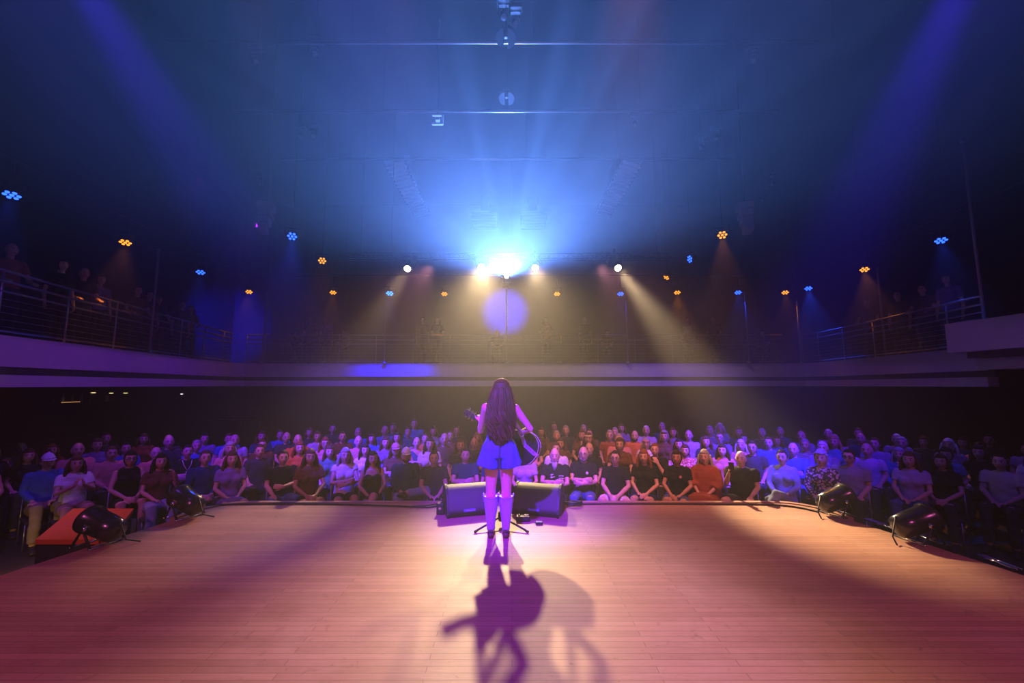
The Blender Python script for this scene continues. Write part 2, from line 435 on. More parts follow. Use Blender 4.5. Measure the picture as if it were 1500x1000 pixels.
def cloth_mat(c):
    if c == 'striped': return pattern_mat('cloth_striped', 'stripe', (.06, .05, .10), (.55, .52, .55), 14)
    if c == 'checked': return pattern_mat('cloth_checked', 'check', (.12, .14, .20), (.40, .40, .45), 22)
    if c == 'floral': return pattern_mat('cloth_floral', 'voronoi', (.70, .60, .58), (.06, .04, .06), 26)
    if c == 'pink floral': return pattern_mat('cloth_pink_floral', 'voronoi', (.75, .55, .5), (.50, .10, .12), 30)
    return mat('cloth_' + c.replace(' ', '_'), CLOTHC[c], .85, spec=.15, var=.18, nscale=30)
def hair_mat(c): return mat('hair_' + c, HAIRC[c], .65, spec=.12, var=.35, nscale=60)

def set_mats(o, ms):
    for i, m in enumerate(ms):
        o.material_slots[i].link = 'OBJECT'; o.material_slots[i].material = m

PEOPLE = []
def person(x, y, z, face, desc, sex='m', arms=('lap', 'lap'), legs='plain', sleeve=.62, bottom='long', topk='tee', hair='short', hc='brown', top='black', bot='denim', skin='fair',
           extra=(), stand=False, wide=1.0, scale=1.0, group=None, turn=0.0):
    key = (sex, arms, legs, sleeve, bottom, topk, stand, wide)
    if key not in PCACHE:
        P = build_person(sex, arms[0], arms[1], legs, sleeve, bottom, topk, stand, wide)
        for k in ('body', 'top', 'bottom', 'shoes'):
            for _ in range(4 if k == 'body' else 1): P[k].materials.append(EYEW)
        PCACHE[key] = P
    P = PCACHE[key]
    o = obj('person', P['body'], None); tag(o, desc, 'person', group)
    o.location = (x, y, z); o.scale = (scale * .95, scale, scale)
    o.rotation_euler = (0, 0, math.atan2(face[0] - x, -(face[1] - y)))
    set_mats(o, [SKIN[skin], EYEW, EYED, LIPS])
    bn = {'long': 'trousers', 'shorts': 'shorts', 'skirt': 'skirt', 'gown': 'skirt'}[bottom]
    tn = {'tee': 'shirt', 'tank': 'tank_top', 'tube': 'tube_top', 'shawl': 'shawl'}[topk]
    a = obj(tn, P['top'], None, o); set_mats(a, [cloth_mat(top)])
    a = obj(bn, P['bottom'], None, o); set_mats(a, [cloth_mat(bot)])
    a = obj('shoes', P['shoes'], None, o); set_mats(a, [mat('shoe_leather', (.03, .025, .022), .5)])
    hs = ([(hair, hc)] if hair != 'bald' else []) + list(extra)
    for st, c in hs:
        if st in ('phone', 'cup', 'bag', 'print', 'badge', 'lanyard'): continue
        if st not in HCACHE:
            me = hair_mb(st).mesh(st); me.materials.append(EYEW); HCACHE[st] = me
        nm = {'cap': 'cap', 'glasses': 'glasses', 'beard': 'beard', 'longbeard': 'beard', 'band': 'headband', 'hood': 'hood'}.get(st, 'hair')
        h = obj(nm, HCACHE[st], None, o); h.location = P['head']
        set_mats(h, [mat('spectacle_frame', (.02, .02, .02), .3) if st == 'glasses' else (cloth_mat(c) if st in ('cap', 'band', 'hood') else hair_mat(c))])
    PEOPLE.append((o, P)); return o
# ------------------------------------------------------------------ room shell
X0, X1, YB, ZC = -13.2, 13.6, 19.2, 10.4
def slab(x0, x1, y0, y1, z0, z1): return MB().box(((x0 + x1) / 2, (y0 + y1) / 2, (z0 + z1) / 2), (x1 - x0, y1 - y0, z1 - z0))
dark_wall = mat('dark_wall_paint', (.055, .050, .055), .8, nscale=3, var=.2)
struct('floor', slab(X0, X1, -4.2, YB, FLOOR - .15, FLOOR), mat('auditorium_floor', (.05, .035, .03), .55, nscale=6))
struct('ceiling', slab(X0, X1, -4.2, YB, ZC, ZC + .2), mat('ceiling_paint', (.008, .008, .009), .9, nscale=4))
struct('wall_back', slab(X0, X1, YB, YB + .2, FLOOR, ZC), mat('back_wall_paint', (.16, .14, .14), .8, nscale=2, var=.2))
struct('wall_left', slab(X0 - .2, X0, -4.2, YB, FLOOR, ZC), dark_wall)
struct('wall_right', slab(X1, X1 + .2, -4.2, YB, FLOOR, ZC), dark_wall)
struct('wall_front', slab(X0, X1, -4.4, -4.2, FLOOR, ZC), mat('stage_drape_black', (.02, .02, .022), .95, nscale=8))

# stage: boards run across, a front lip, rounded corners
def stage_outline(e=0.0):
    pts = [(-4.98 - e, -4.2), (-4.98 - e, 1.2)]
    pts += [(-4.16 - e, 5.30)]
    for k in range(1, 8):
        a = math.pi - math.pi / 2 * k / 8
        pts.append((-3.72 + (.44 + e) * math.cos(a), 5.42 + (.54 + e) * math.sin(a)))
    pts += [(-3.6, 5.96 + e), (3.6, 5.96 + e)]
    for k in range(1, 8):
        a = math.pi / 2 - math.pi / 2 * k / 8
        pts.append((3.72 + (.44 + e) * math.cos(a), 5.42 + (.54 + e) * math.sin(a)))
    pts += [(4.16 + e, 5.30), (4.98 + e, 1.2), (4.98 + e, -4.2)]
    return pts[::-1]
def wood_mat():
    m = bpy.data.materials.new('stage_boards'); m.use_nodes = True; nt = m.node_tree; L = nt.links.new; N = nt.nodes.new
    b = nt.nodes['Principled BSDF']
    tc = N('ShaderNodeTexCoord')
    br = N('ShaderNodeTexBrick'); br.offset = .37; br.inputs['Scale'].default_value = 1.0; br.inputs['Brick Width'].default_value = 1.35; br.inputs['Row Height'].default_value = .058
    br.inputs['Mortar Size'].default_value = .0022; br.inputs['Mortar Smooth'].default_value = .3; br.inputs['Bias'].default_value = 0
    br.inputs['Color1'].default_value = (0, 0, 0, 1); br.inputs['Color2'].default_value = (1, 1, 1, 1); br.inputs['Mortar'].default_value = (.5, .5, .5, 1)
    L(tc.outputs['Object'], br.inputs['Vector'])
    mp = N('ShaderNodeMapping'); mp.inputs['Scale'].default_value = (2.2, 26, 1); L(tc.outputs['Object'], mp.inputs['Vector'])
    gr = N('ShaderNodeTexNoise'); gr.inputs['Scale'].default_value = 3.0; gr.inputs['Detail'].default_value = 6; L(mp.outputs['Vector'], gr.inputs['Vector'])
    rp = N('ShaderNodeValToRGB'); E = rp.color_ramp.elements
    E[0].position = .0; E[0].color = (.29, .145, .10, 1); E[1].position = 1; E[1].color = (.50, .275, .19, 1)
    mx = N('ShaderNodeMath'); mx.operation = 'MULTIPLY_ADD'; mx.inputs[1].default_value = .45; L(br.outputs['Color'], mx.inputs[0])
    g2 = N('ShaderNodeMath'); g2.operation = 'MULTIPLY'; g2.inputs[1].default_value = .62; L(gr.outputs['Fac'], g2.inputs[0]); L(g2.outputs[0], mx.inputs[2])
    L(mx.outputs[0], rp.inputs['Fac'])
    # worn, scuffed patches
    wn = N('ShaderNodeTexNoise'); wn.inputs['Scale'].default_value = .9; wn.inputs['Detail'].default_value = 8; wn.inputs['Roughness'].default_value = .7; L(tc.outputs['Object'], wn.inputs['Vector'])
    wr = N('ShaderNodeValToRGB'); wr.color_ramp.elements[0].position = .48; wr.color_ramp.elements[1].position = .66; L(wn.outputs['Fac'], wr.inputs['Fac'])
    m1 = N('ShaderNodeMix'); m1.data_type = 'RGBA'; m1.inputs['B'].default_value = (.56, .36, .26, 1)
    wf = N('ShaderNodeMath'); wf.operation = 'MULTIPLY'; wf.inputs[1].default_value = .35; L(wr.outputs['Color'], wf.inputs[0])
    L(wf.outputs[0], m1.inputs['Factor']); L(rp.outputs['Color'], m1.inputs['A'])
    sc = N('ShaderNodeTexNoise'); sc.inputs['Scale'].default_value = 7; sc.inputs['Detail'].default_value = 10; sc.inputs['Roughness'].default_value = .75; sc.inputs['Distortion'].default_value = 1.2
    L(tc.outputs['Object'], sc.inputs['Vector'])
    sr = N('ShaderNodeValToRGB'); sr.color_ramp.elements[0].position = .27; sr.color_ramp.elements[0].color = (.45, .4, .4, 1); sr.color_ramp.elements[1].position = .42; sr.color_ramp.elements[1].color = (1, 1, 1, 1)
    L(sc.outputs['Fac'], sr.inputs['Fac'])
    m2 = N('ShaderNodeMix'); m2.data_type = 'RGBA'; m2.blend_type = 'MULTIPLY'; m2.inputs['Factor'].default_value = .8
    L(m1.outputs['Result'], m2.inputs['A']); L(sr.outputs['Color'], m2.inputs['B'])
    m3 = N('ShaderNodeMix'); m3.data_type = 'RGBA'; m3.inputs['B'].default_value = (.19, .10, .06, 1)
    L(br.outputs['Fac'], m3.inputs['Factor']); L(m2.outputs['Result'], m3.inputs['A'])
    L(m3.outputs['Result'], b.inputs['Base Color'])
    rr = N('ShaderNodeMapRange'); rr.inputs['To Min'].default_value = .38; rr.inputs['To Max'].default_value = .62; L(wn.outputs['Fac'], rr.inputs['Value']); L(rr.outputs['Result'], b.inputs['Roughness'])
    bp = N('ShaderNodeBump'); bp.inputs['Strength'].default_value = .25; bp.inputs['Distance'].default_value = .003
    sb = N('ShaderNodeMath'); sb.operation = 'SUBTRACT'; L(gr.outputs['Fac'], sb.inputs[0]); L(br.outputs['Fac'], sb.inputs[1])
    L(sb.outputs[0], bp.inputs['Height']); L(bp.outputs['Normal'], b.inputs['Normal'])
    b.inputs['Specular IOR Level'].default_value = .35
    return m
WOOD = wood_mat()
st = MB().prism(stage_outline(), .05, Matrix.Translation((0, 0, -.05)))
o = obj('stage_floor', st, WOOD, kind='structure')
o = obj('stage_front', MB().prism(stage_outline(-.03), -FLOOR - .05, Matrix.Translation((0, 0, FLOOR))), mat('stage_fascia_black', (.015, .015, .016), .7), kind='structure')
# nosing strip round the front edge, set off by a dark gap
def strip(pts, w, z0, z1):
    mb = MB(); n = len(pts)
    offs = []
    for i in range(n):
        a, b = V(pts[max(i - 1, 0)]), V(pts[min(i + 1, n - 1)]); t = (b - a).normalized(); offs.append(V((-t.y, t.x)))
    vs = []
    for i in range(n):
        p = V(pts[i]); q = p + offs[i] * w
        vs += [(p.x, p.y, z0), (q.x, q.y, z0), (q.x, q.y, z1), (p.x, p.y, z1)]
    fs = [(i * 4 + k, i * 4 + (k + 1) % 4, i * 4 + 4 + (k + 1) % 4, i * 4 + 4 + k) for i in range(n - 1) for k in range(4)]
    fs += [(0, 1, 2, 3)[::-1], tuple((n - 1) * 4 + k for k in range(4))]
    return mb.add(vs, fs, 0, False)
edge = [p for p in stage_outline(.02) if p[1] > 5.2][::-1]
o = obj('trim_1', strip(edge, .075, -.07, .012), mat('nosing_wood', (.42, .24, .18), .5, nscale=25), kind='structure')

# ------------------------------------------------------------------ balcony
def off_path(path, d):
    out = []; n = len(path)
    for i in range(n):
        a = V(path[i]) - V(path[i - 1]) if i else V(path[1]) - V(path[0]); b = V(path[i + 1]) - V(path[i]) if i < n - 1 else a
        na, nb = V((-a.y, a.x)).normalized(), V((-b.y, b.x)).normalized(); m = (na + nb).normalized(); k = d / max(.3, m.dot(na))
        out.append((path[i][0] + m.x * k, path[i][1] + m.y * k))
    return out
BAL = [(-6.55, 2.4), (-7.33, 5.83), (-8.17, 9.3), (-8.92, 12.7), (-9.02, 13.2), (-8.75, 13.45), (-8.2, 13.5), (9.0, 13.5), (9.55, 13.42), (9.72, 13.0), (9.35, 10.6), (8.9, 8.35), (8.7, 7.5)]
def band(path, z0, z1, d0, d1):
    a, b = off_path(path, d0), off_path(path, d1); n = len(path); vs = []
    for i in range(n): vs += [(*a[i], z0), (*b[i], z0), (*b[i], z1), (*a[i], z1)]
    fs = [(i * 4 + k, i * 4 + 4 + k, i * 4 + 4 + (k + 1) % 4, i * 4 + (k + 1) % 4) for i in range(n - 1) for k in range(4)]
    fs += [(0, 1, 2, 3), tuple((n - 1) * 4 + k for k in range(4))[::-1]]
    return MB().add(vs, fs, 0, False)
plaster = mat('balcony_plaster', (.52, .46, .50), .6, nscale=5, var=.08)
struct('trim_2', band(BAL, 1.92, 2.37, 0, .16), plaster)
struct('trim_3', band(BAL, 1.62, 1.80, -.02, .14), plaster)
struct('trim_4', band(BAL, 1.79, 1.93, .10, .26), mat('balcony_groove', (.10, .09, .10), .7))
inner = [p for p in off_path(BAL, .15)]
poly = inner + [(X1, 7.5), (X1, YB), (X0, YB), (X0, 2.4)]
bm_ = MB(); vs = [(x, y, 1.66) for x, y in poly] + [(x, y, 2.33) for x, y in poly]; n = len(poly)
import bmesh
def ngon_slab(poly, z0, z1):
    me = bpy.data.meshes.new('slab'); b = bmesh.new()
    lo = [b.verts.new((x, y, z0)) for x, y in poly]; hi = [b.verts.new((x, y, z1)) for x, y in poly]; n = len(poly)
    f1 = b.faces.new(lo); f2 = b.faces.new(hi[::-1])
    for i in range(n): b.faces.new((lo[i], hi[i], hi[(i + 1) % n], lo[(i + 1) % n]))
    bmesh.ops.recalc_face_normals(b, faces=b.faces); bmesh.ops.triangulate(b, faces=[f1, f2]); b.to_mesh(me); b.free(); return me
obj('balcony_floor', ngon_slab(poly, 1.66, 2.33), mat('balcony_slab', (.07, .06, .06), .8), kind='structure')
# the side box that steps out over the house
bx = MB().box((10.8, 5.0, 2.505), (5.6, 5.0, .53)); struct('trim_5', bx, plaster)
bx = MB().box((10.92, 5.0, 2.19), (5.36, 4.8, .11)); struct('trim_6', bx, mat('balcony_groove', (.10, .09, .10), .7))
bx = MB().box((11.0, 5.0, 2.03), (5.2, 4.8, .20)); struct('trim_7', bx, plaster)
steel = mat('rail_steel', (.46, .44, .46), .32, .9, nscale=40)
pole_m = mat('pole_paint', (.30, .27, .31), .45, .3)
def railing(path, lab):
    e = empty('balcony_railing', (*path[0], 2.37), lab, 'railing'); T = Matrix.Translation((-path[0][0], -path[0][1], -2.37))
    for z, r in ((3.31, .020), (3.155, .020), (3.01, .015), (2.435, .015)):
        obj('rail', MB().join(MB().tube([(x, y, z) for x, y in path], r, 8), T), steel, e)
    L = 0.0
    for a, b in zip(path[:-1], path[1:]):
        n = max(1, int((V(b) - V(a)).length / 1.15))
        for k in range(n):
            p = V(a).lerp(V(b), k / n)
            obj('post', MB().join(MB().tube([(p.x, p.y, 2.37), (p.x, p.y, 3.31)], .014, 8), T), steel, e)
    wire = MB()
    for j in range(5):
        z = 2.50 + j * .10; wire.join(MB().tube([(x, y, z) for x, y in path], .003, 4), T)
    obj('infill_wire', wire, steel, e)
rp_ = off_path(BAL, .06)
railing(rp_[0:5], 'slim steel railing along the balcony over the bar')
railing(rp_[5:8], 'slim steel railing along the rear balcony facing the stage')
railing(rp_[8:13], 'slim steel railing along the balcony opposite the bar')

# tall lighting poles standing on the balcony edge
POLES = [((219, 515), (233, 365), 9.2, 'grey pole rising from the balcony over the bar'),
         ((386, 531), (391, 428), 13.45, 'pole at the rear balcony corner nearer the bar, lit blue'),
         ((563, 531), (566, 440), 13.42, 'pole above the blue-lit stretch of the rear balcony front'),
         ((744, 531), (742, 412), 13.42, 'centre pole carrying the white-blue moving light'),
         ((921, 531), (917, 432), 13.42, 'pole on the rear balcony beside the hazy yellow beam'),
         ((1100, 531), (1091, 428), 13.40, 'pole at the rear balcony beside a blue lamp, past the yellow beam'),
         ((1177, 531), (1167, 438), 13.40, 'faint pole at the rear balcony corner far from the bar'),
         ((1297, 516), (1284, 392), 10.8, 'pole on the side balcony next to an amber lamp'),
         ((1441, 461), (1407, 205), 7.3, 'long leaning-looking pole rising from the side box front')]
for (bx_, by_), (tx, ty), Y, lab in POLES:
    b0 = PY(bx_, by_, Y); t0 = PY(tx, ty, Y); zb = 2.37 if Y > 7.5 else 2.77; h = t0.z - zb
    x = b0.x if Y < 13 else t0.x
    e = empty('lighting_pole', (x, Y, zb), lab, 'pole')
    obj('tube', MB().tube([(0, 0, 0), (0, 0, h)], .024, 10), pole_m, e)
    obj('base_flange', MB().lathe([(.07, 0), (.07, .012), (.03, .02), (.03, .05)], 14), pole_m, e)
    obj('collar', MB().tube([(0, 0, h - .06), (0, 0, h + .005)], .034, 10), pole_m, e)

# ------------------------------------------------------------------ rig overhead
black = mat('lamp_black', (.018, .018, .020), .45, spec=.4)
chrome = mat('chrome', (.75, .74, .72), .18, 1.0)
for (y_, z_, lab) in ((7.0, 8.0, 'thin batten pipe highest in the picture, nearest the stage'), (8.93, 8.0, 'middle of three batten pipes below the ceiling'), (10.96, 8.0, 'batten pipe deepest into the house, third of three')):
    e = empty('batten', (0, y_, z_), lab.replace(' nearest', ' close to'), 'batten', 'ceiling battens')
    obj('pipe', MB().tube([(-6.5, 0, 0), (6.2, 0, 0)], .030, 8), steel, e)
    for x in (-6, -3, 0.4, 3, 6): obj('hanger', MB().tube([(x, 0, .03), (x, 0, ZC - z_)], .0025, 5), black, e)

def led_par(loc, target, color, estr, label, size=.16, group=None, hang=.35, power=0, angle=30, lit=True):
    """flat LED par: drum, yoke, clamp arm, lens plate with seven emitters"""
    d = (V(target) - V(loc)).normalized(); M = aim(d); e = empty('led_par_lamp', loc, label, 'stage light', group)
    obj('housing', MB().lathe([(size * .55, .16), (size * .85, .13), (size, .03), (size, -.03), (size * .95, -.035)], 18, M), black, e)
    obj('lens_plate', MB().lathe([(size * .92, -.034), (size * .92, -.038)], 18, M), mat('lens_plate', (.05, .05, .055), .25), e)
    em = mat('led_' + '_'.join('%d' % (c * 100) for c in color) + '_%d' % (estr * 10), (.02, .02, .02), .3, emit=color, estr=estr)
    for k in range(7):
        a = k * math.pi / 3; r = 0 if k == 6 else size * .58
        obj('led', MB().lathe([(size * .22, -.036), (size * .19, -.050), (size * .08, -.056)], 10, M @ Matrix.Translation((r * math.cos(a), r * math.sin(a), 0))), em, e)
    yk = MB()
    side = M.to_3x3() @ V((1, 0, 0)); s = size * 1.12
    side.z = 0; side.normalize()
    yk.tube([side * s, side * s + V((0, 0, s * 1.15)), side * (-s) + V((0, 0, s * 1.15)), side * (-s)], [.012, .012, .012, .012], 6)
    obj('yoke', yk, black, e)
    if hang: obj('hanging_arm', MB().tube([(0, 0, s * 1.15), (0, 0, hang)], .016 if hang < 1.5 else .005, 8), black, e)
    if power:
        spot('lamp_beam', V(loc) + d * .07, target, color, power, angle, .5, .05)
    return e
AMB, BLU, CYN = (1.0, .30, .02), (.015, .07, 1.0), (.02, .16, 1.0)
# pixel, height of the rig it hangs on, colour, aim offset, label, beam power
PARS = [((18, 283), 4.80, BLU, 'blue lamp above the bar balcony, first of that side from the stage', 60),
        ((184, 353), 4.80, AMB, 'amber lamp beside the tall pole over the bar balcony', 50),
        ((294, 397), 4.80, BLU, 'small blue lamp high over the bar balcony, between two amber lamps', 60),
        ((365, 426), 4.85, AMB, 'amber lamp next to the blue-lit corner pole', 40),
        ((428, 345), 5.60, BLU, 'bright blue lamp hanging over the bar side of the stalls', 320),
        ((472, 381), 5.60, AMB, 'amber lamp on the rig behind the bright blue one', 40),
        ((488, 427), 4.80, AMB, 'amber lamp over the rear balcony with a lit clamp beside it', 40),
        ((571, 428), 4.40, CYN, 'cyan-blue lamp over the blue-washed balcony front', 60),
        ((651, 429), 4.80, AMB, 'amber lamp between the first two white spotlights, above the rear balcony', 30),
        ((816, 429), 4.80, AMB, 'amber lamp above the rear balcony just past the third white spotlight', 60),
        ((909, 429), 4.80, BLU, 'blue lamp above the rear balcony below the fourth white spotlight', 60),
        ((992, 427), 4.80, AMB, 'amber lamp glowing in the hazy yellow beam', 160),
        ((977, 405), 5.60, AMB, 'small tilted amber lamp above the hazy yellow beam', 20),
        ((1012, 379), 5.60, BLU, 'thin slit of a blue lamp seen edge-on', 60),
        ((1058, 343), 5.60, AMB, 'amber lamp hanging high opposite the bright blue one, with reddish beam', 160),
        ((1081, 427), 4.80, BLU, 'blue lamp on the rear balcony pole past the yellow beam', 120),
        ((1150, 427), 4.85, AMB, 'amber lamp in the rear corner between two blue lamps', 40),
        ((1184, 421), 4.85, BLU, 'bright blue lamp with blue beam in the rear corner', 320),
        ((1266, 393), 4.80, AMB, 'amber lamp on the pole of the side balcony opposite the bar', 90),
        ((1378, 350), 4.80, BLU, 'blue lamp beside the long pole of the side box', 90)]
for (px, py), Z, c, lab, pw in PARS:
    p = PZ(px, py, Z); sz = .135 if Z < 5 else .15
    tgt = (V((p.x * .90, p.y * .90 - .3, 1.2)) if Z < 5 else V((p.x * .6, p.y * .6, .3))) if px not in (977, 1012) else p + V((-.9, -.15, -.9 if px == 977 else -.25))
    led_par(p, tgt, c, 2.4 if c is AMB else 5.5, lab, sz, 'coloured lamps round the balcony', (5.32 if 4.5 < Z < 5 else ZC) - p.z, pw * (2.6 if Z < 5 else 1.5), 46 if Z < 5 else 26)

e = empty('lighting_rail', (0, 0, 5.32), 'dark thin rail curving round the house that carries the coloured lamps', 'rail')
lr = [(-8.0, 5.6), (-8.45, 8.6), (-8.75, 11.2), (-8.9, 13.2), (-8.4, 13.75), (-5.6, 13.45), (0, 13.40), (5.4, 13.45), (8.6, 13.75), (9.5, 13.1), (9.65, 10.9), (9.4, 8.5), (9.2, 6.5)]
obj('pipe', MB().tube([(x, y, 0) for x, y in lr], .022, 8), black, e)
for x, y in lr: obj('hanger', MB().tube([(x, y, 0), (x, y, ZC - 5.32)], .002, 5), black, e)

# white front-of-house profile spotlights
def profile(loc, target, label):
    d = (V(target) - V(loc)).normalized(); M = aim(d) @ Matrix.Scale(1.45, 4); e = empty('profile_spotlight', loc, label, 'spotlight', 'white spotlights over the house')
    obj('lens_tube', MB().lathe([(.085, -.02), (.095, -.02), (.095, .25), (.105, .27), (.105, .30)], 20, M), black, e)
    obj('lamp_house', MB().lathe([(.11, .28), (.13, .31), (.13, .50), (.09, .56), (.04, .57)], 20, M), black, e)
    obj('lens', MB().lathe([(.083, -.012), (.06, -.024), (.02, -.030)], 20, M), mat('white_lens', (.1, .1, .1), .2, emit=(1, .80, .48), estr=40), e)
    s = V((d.y, -d.x, 0)).normalized() * .22
    b_ = -d * .42
    obj('yoke', MB().tube([b_ + s, b_ + s + V((0, 0, .24)), b_ - s + V((0, 0, .24)), b_ - s], .012, 6), black, e)
    obj('clamp', MB().tube([b_ + V((0, 0, .24)), b_ + V((0, 0, .40))], .022, 8).box(b_ + V((0, 0, .40)), (.06, .09, .09)), black, e)
    return e
PROF = [((597, 393), (-3.2, 5.2, 0), 'white spotlight first on the bar side, throwing its beam outward'),
        ((705, 391), (-.05, 2.4, 0), 'white spotlight just bar-side of the centre moving light'),
        ((784, 392), (.45, 2.4, 0), 'white spotlight just past the centre moving light'),
        ((905, 392), (3.6, 5.2, 0), 'white spotlight with the long hazy yellow beam')]
PROF_POS = []
for (px, py), tg, lab in PROF:
    p = PY(px, py, 12.2); PROF_POS.append((p, tg)); profile(p, tg, lab)
zt = PROF_POS[0][0].z + .42
e = empty('lighting_truss', (0, 12.5, zt), 'dark truss pipe across the house carrying the white spotlights', 'truss')
for dy, dz in ((0, 0), (.22, 0), (.11, .19)): obj('chord', MB().tube([(-5.2, dy, dz), (5.0, dy, dz)], .022, 8), black, e)
br_ = MB()
for k in range(34):
    x = -5.2 + k * .3; a, b, c = V((x, 0, 0)), V((x + .15, .22, 0)), V((x + .15, .11, .19))
    br_.tube([a, b, V((x + .3, 0, 0))], .008, 5); br_.tube([a, c, V((x + .3, 0, 0))], .008, 5)
obj('lacing', br_, black, e)
for x in (-4.8, 4.6): obj('hanger', MB().tube([(x, .11, .2), (x, .11, ZC - zt)], .006, 5), black, e)

# centre moving head on the rear-balcony pole: the white-blue fan over the stage
MH = PY(742, 406, 13.25)
e = empty('moving_head_lamp', MH, 'white-blue moving light on the centre pole, throwing a fan of light', 'spotlight')
dmh = V((.0, -math.cos(R(17)), math.sin(R(17)))); M = aim(dmh)
obj('head', MB().lathe([(.06, -.06), (.10, -.04), (.125, .06), (.12, .18), (.08, .25), (.03, .27)], 20, M), black, e)
obj('lens', MB().lathe([(.07, -.060), (.05, -.072), (.02, -.078)], 20, M), mat('moving_lens', (.1, .1, .1), .2, emit=(.55, .80, 1), estr=40), e)
obj('yoke', MB().tube([(.15, 0.03, 0), (.15, .05, -.2), (-.15, .05, -.2), (-.15, .03, 0)], .02, 8), black, e)
obj('base', MB().box((0, .08, -.27), (.26, .2, .12), bev=.02), black, e)

# faint moving lights and bits on the dark rig above
def small_head(px, py, Z, lab, grp='faint moving lights on the ceiling rig'):
    p = PZ(px, py, Z); e = empty('moving_head_lamp', p, lab, 'stage light', grp)
    M = aim(V((-p.x * .1, -.5, -1)))
    obj('head', MB().lathe([(.04, -.10), (.08, -.08), (.09, .06), (.05, .10)], 14, M), mat('lamp_grey', (.03, .03, .035), .5), e)
    obj('lens', MB().lathe([(.06, -.098), (.03, -.108)], 14, M), mat('dull_lens', (.25, .25, .30), .12), e)
    obj('yoke', MB().tube([(.11, 0, 0), (.11, 0, .24), (-.11, 0, .24), (-.11, 0, 0)], .014, 6), black, e)
    obj('base', MB().box((0, 0, .30), (.30, .22, .10), bev=.02), mat('lamp_grey', (.03, .03, .035), .5), e); obj('hanging_rod', MB().tube([(0, 0, .34), (0, 0, ZC - p.z)], .004, 6), black, e)
for a in [(461, 77, 9.0, 'dim moving light high over the bar side, above the batten level'), (374, 88, 9.0, 'dim moving light highest over the bar side, outermost'),
          (458, 197, 9.0, 'dim moving light over the bar side, near the first vent louvre'), (440, 200, 9.0, 'dim moving light beside another, bar side of the ceiling'),
          (380, 268, 9.0, 'dim moving light just above the hanging speaker on the bar side'),
          (1050, 201, 9.0, 'dim moving light catching white light, opposite the bar side'), (1027, 214, 9.0, 'dim moving light inward of the one catching white light'),
          (1104, 86, 9.0, 'dim moving light high up opposite the bar side'), (1118, 292, 9.0, 'cluster lamp just above the hanging speaker opposite the bar'), (1132, 268, 9.0, 'upper dim lamp above the hanging speaker opposite the bar'),
          (738, 22, 9.0, 'dim lamp at top centre of the rig'), (755, 32, 9.0, 'dim lamp beside another at top centre of the rig'), (930, 181, 9.0, 'small dim lamp below the middle batten pipe')]: small_head(*a)
# round twin lamp in the middle, and one above it
for (px, py, Z, r, lab) in ((742, 145, 7.9, .17, 'round pale ceiling lamp split down the middle, dead centre'), (741, 57, 7.9, .18, 'faint round ceiling lamp at the topmost batten')):
    p = PZ(px, py, Z); e = empty('ceiling_lamp', p, lab, 'ceiling lamp')
    for s in (-1, 1):
        out = [(s * (.04 + max(0, (r - .04) * math.cos(a))), r * math.sin(a)) for a in [-math.pi / 2 + math.pi * k / 14 for k in range(15)]]
        obj('half_lens', MB().prism(out if s > 0 else out[::-1], .05, Matrix.Rotation(R(8), 4, 'X') @ Matrix.Diagonal((1, 1.5, 1, 1)) @ Matrix.Translation((0, 0, 0))), mat('lamp_glass_%d' % (py > 100), (.08, .08, .09) if py > 100 else (.010, .010, .012), .9, spec=.03), e)
    obj('body', MB().tube([(0, .0, .04), (0, .0, .22)], [.05, .07], 14), mat('lamp_grey', (.03, .03, .035), .5), e)
    obj('drop_rod', MB().tube([(0, .0, .2), (0, .0, ZC - p.z)], .005, 6), black, e)
p = PZ(641, 175, 7.8); e = empty('projector', p, 'small pale bracketed projector below the middle batten', 'projector')
obj('case', MB().box((0, 0, 0), (.10, .12, .08), bev=.015), mat('projector_grey', (.45, .47, .52), .5), e)
for z in (-.11, .11): obj('bracket', MB().box((0, 0, z), (.26, .06, .045), bev=.008), mat('projector_pale', (.70, .72, .78), .5), e)
obj('bracket_back', MB().box((.115, 0, 0), (.04, .06, .24), bev=.008), mat('projector_pale', (.70, .72, .78), .5), e)
obj('hanger', MB().tube([(0, 0, .1), (0, 0, ZC - p.z)], .01, 6), black, e)

# ceiling louvres: two long slanted ones, two square ones
ZV = 9.2
def louvre(px, py0, py1, w, lab, slant, n):
    a, b = PZ(px, py1, ZV), PZ(px, py0, ZV); y0, y1 = min(a.y, b.y), max(a.y, b.y); xm = (PZ(px, (py0 + py1) / 2, ZV)).x
    e = empty('ceiling_vent', (xm, (y0 + y1) / 2, ZV), lab, 'vent'); L = y1 - y0
    pale = mat('vent_pale', (.86, .88, .92), .5); 
    obj('backing', MB().box((0, 0, .09), (w, L, .04)), mat('vent_grey', (.16, .17, .20), .7), e)
    sl = MB()
    for k in range(n):
        y = -L / 2 + L * (k + .5) / n
        sl.box((0, y, 0), (w * .98, L / n * .38, .10), Matrix.Rotation(slant, 3, 'Z'))
    obj('slats', sl, pale, e)
    obj('hanging_duct', MB().box((0, 0, (ZC - ZV) / 2 + .06), (w * .3, L * .3, ZC - ZV - .12)), mat('vent_dark', (.04, .04, .05), .7), e)
louvre(598, 238, 316, .75, 'slanted slatted ceiling vent on the bar side of the blue haze', R(-24), 16)
louvre(905, 238, 316, .75, 'slanted slatted ceiling vent on the far side from the bar', R(24), 16)
louvre(710, 312, 342, 1.15, 'square slatted ceiling vent at the rear, bar side of centre', 0, 8)
louvre(781, 312, 342, 1.15, 'square slatted ceiling vent at the rear, past the centre', 0, 8)

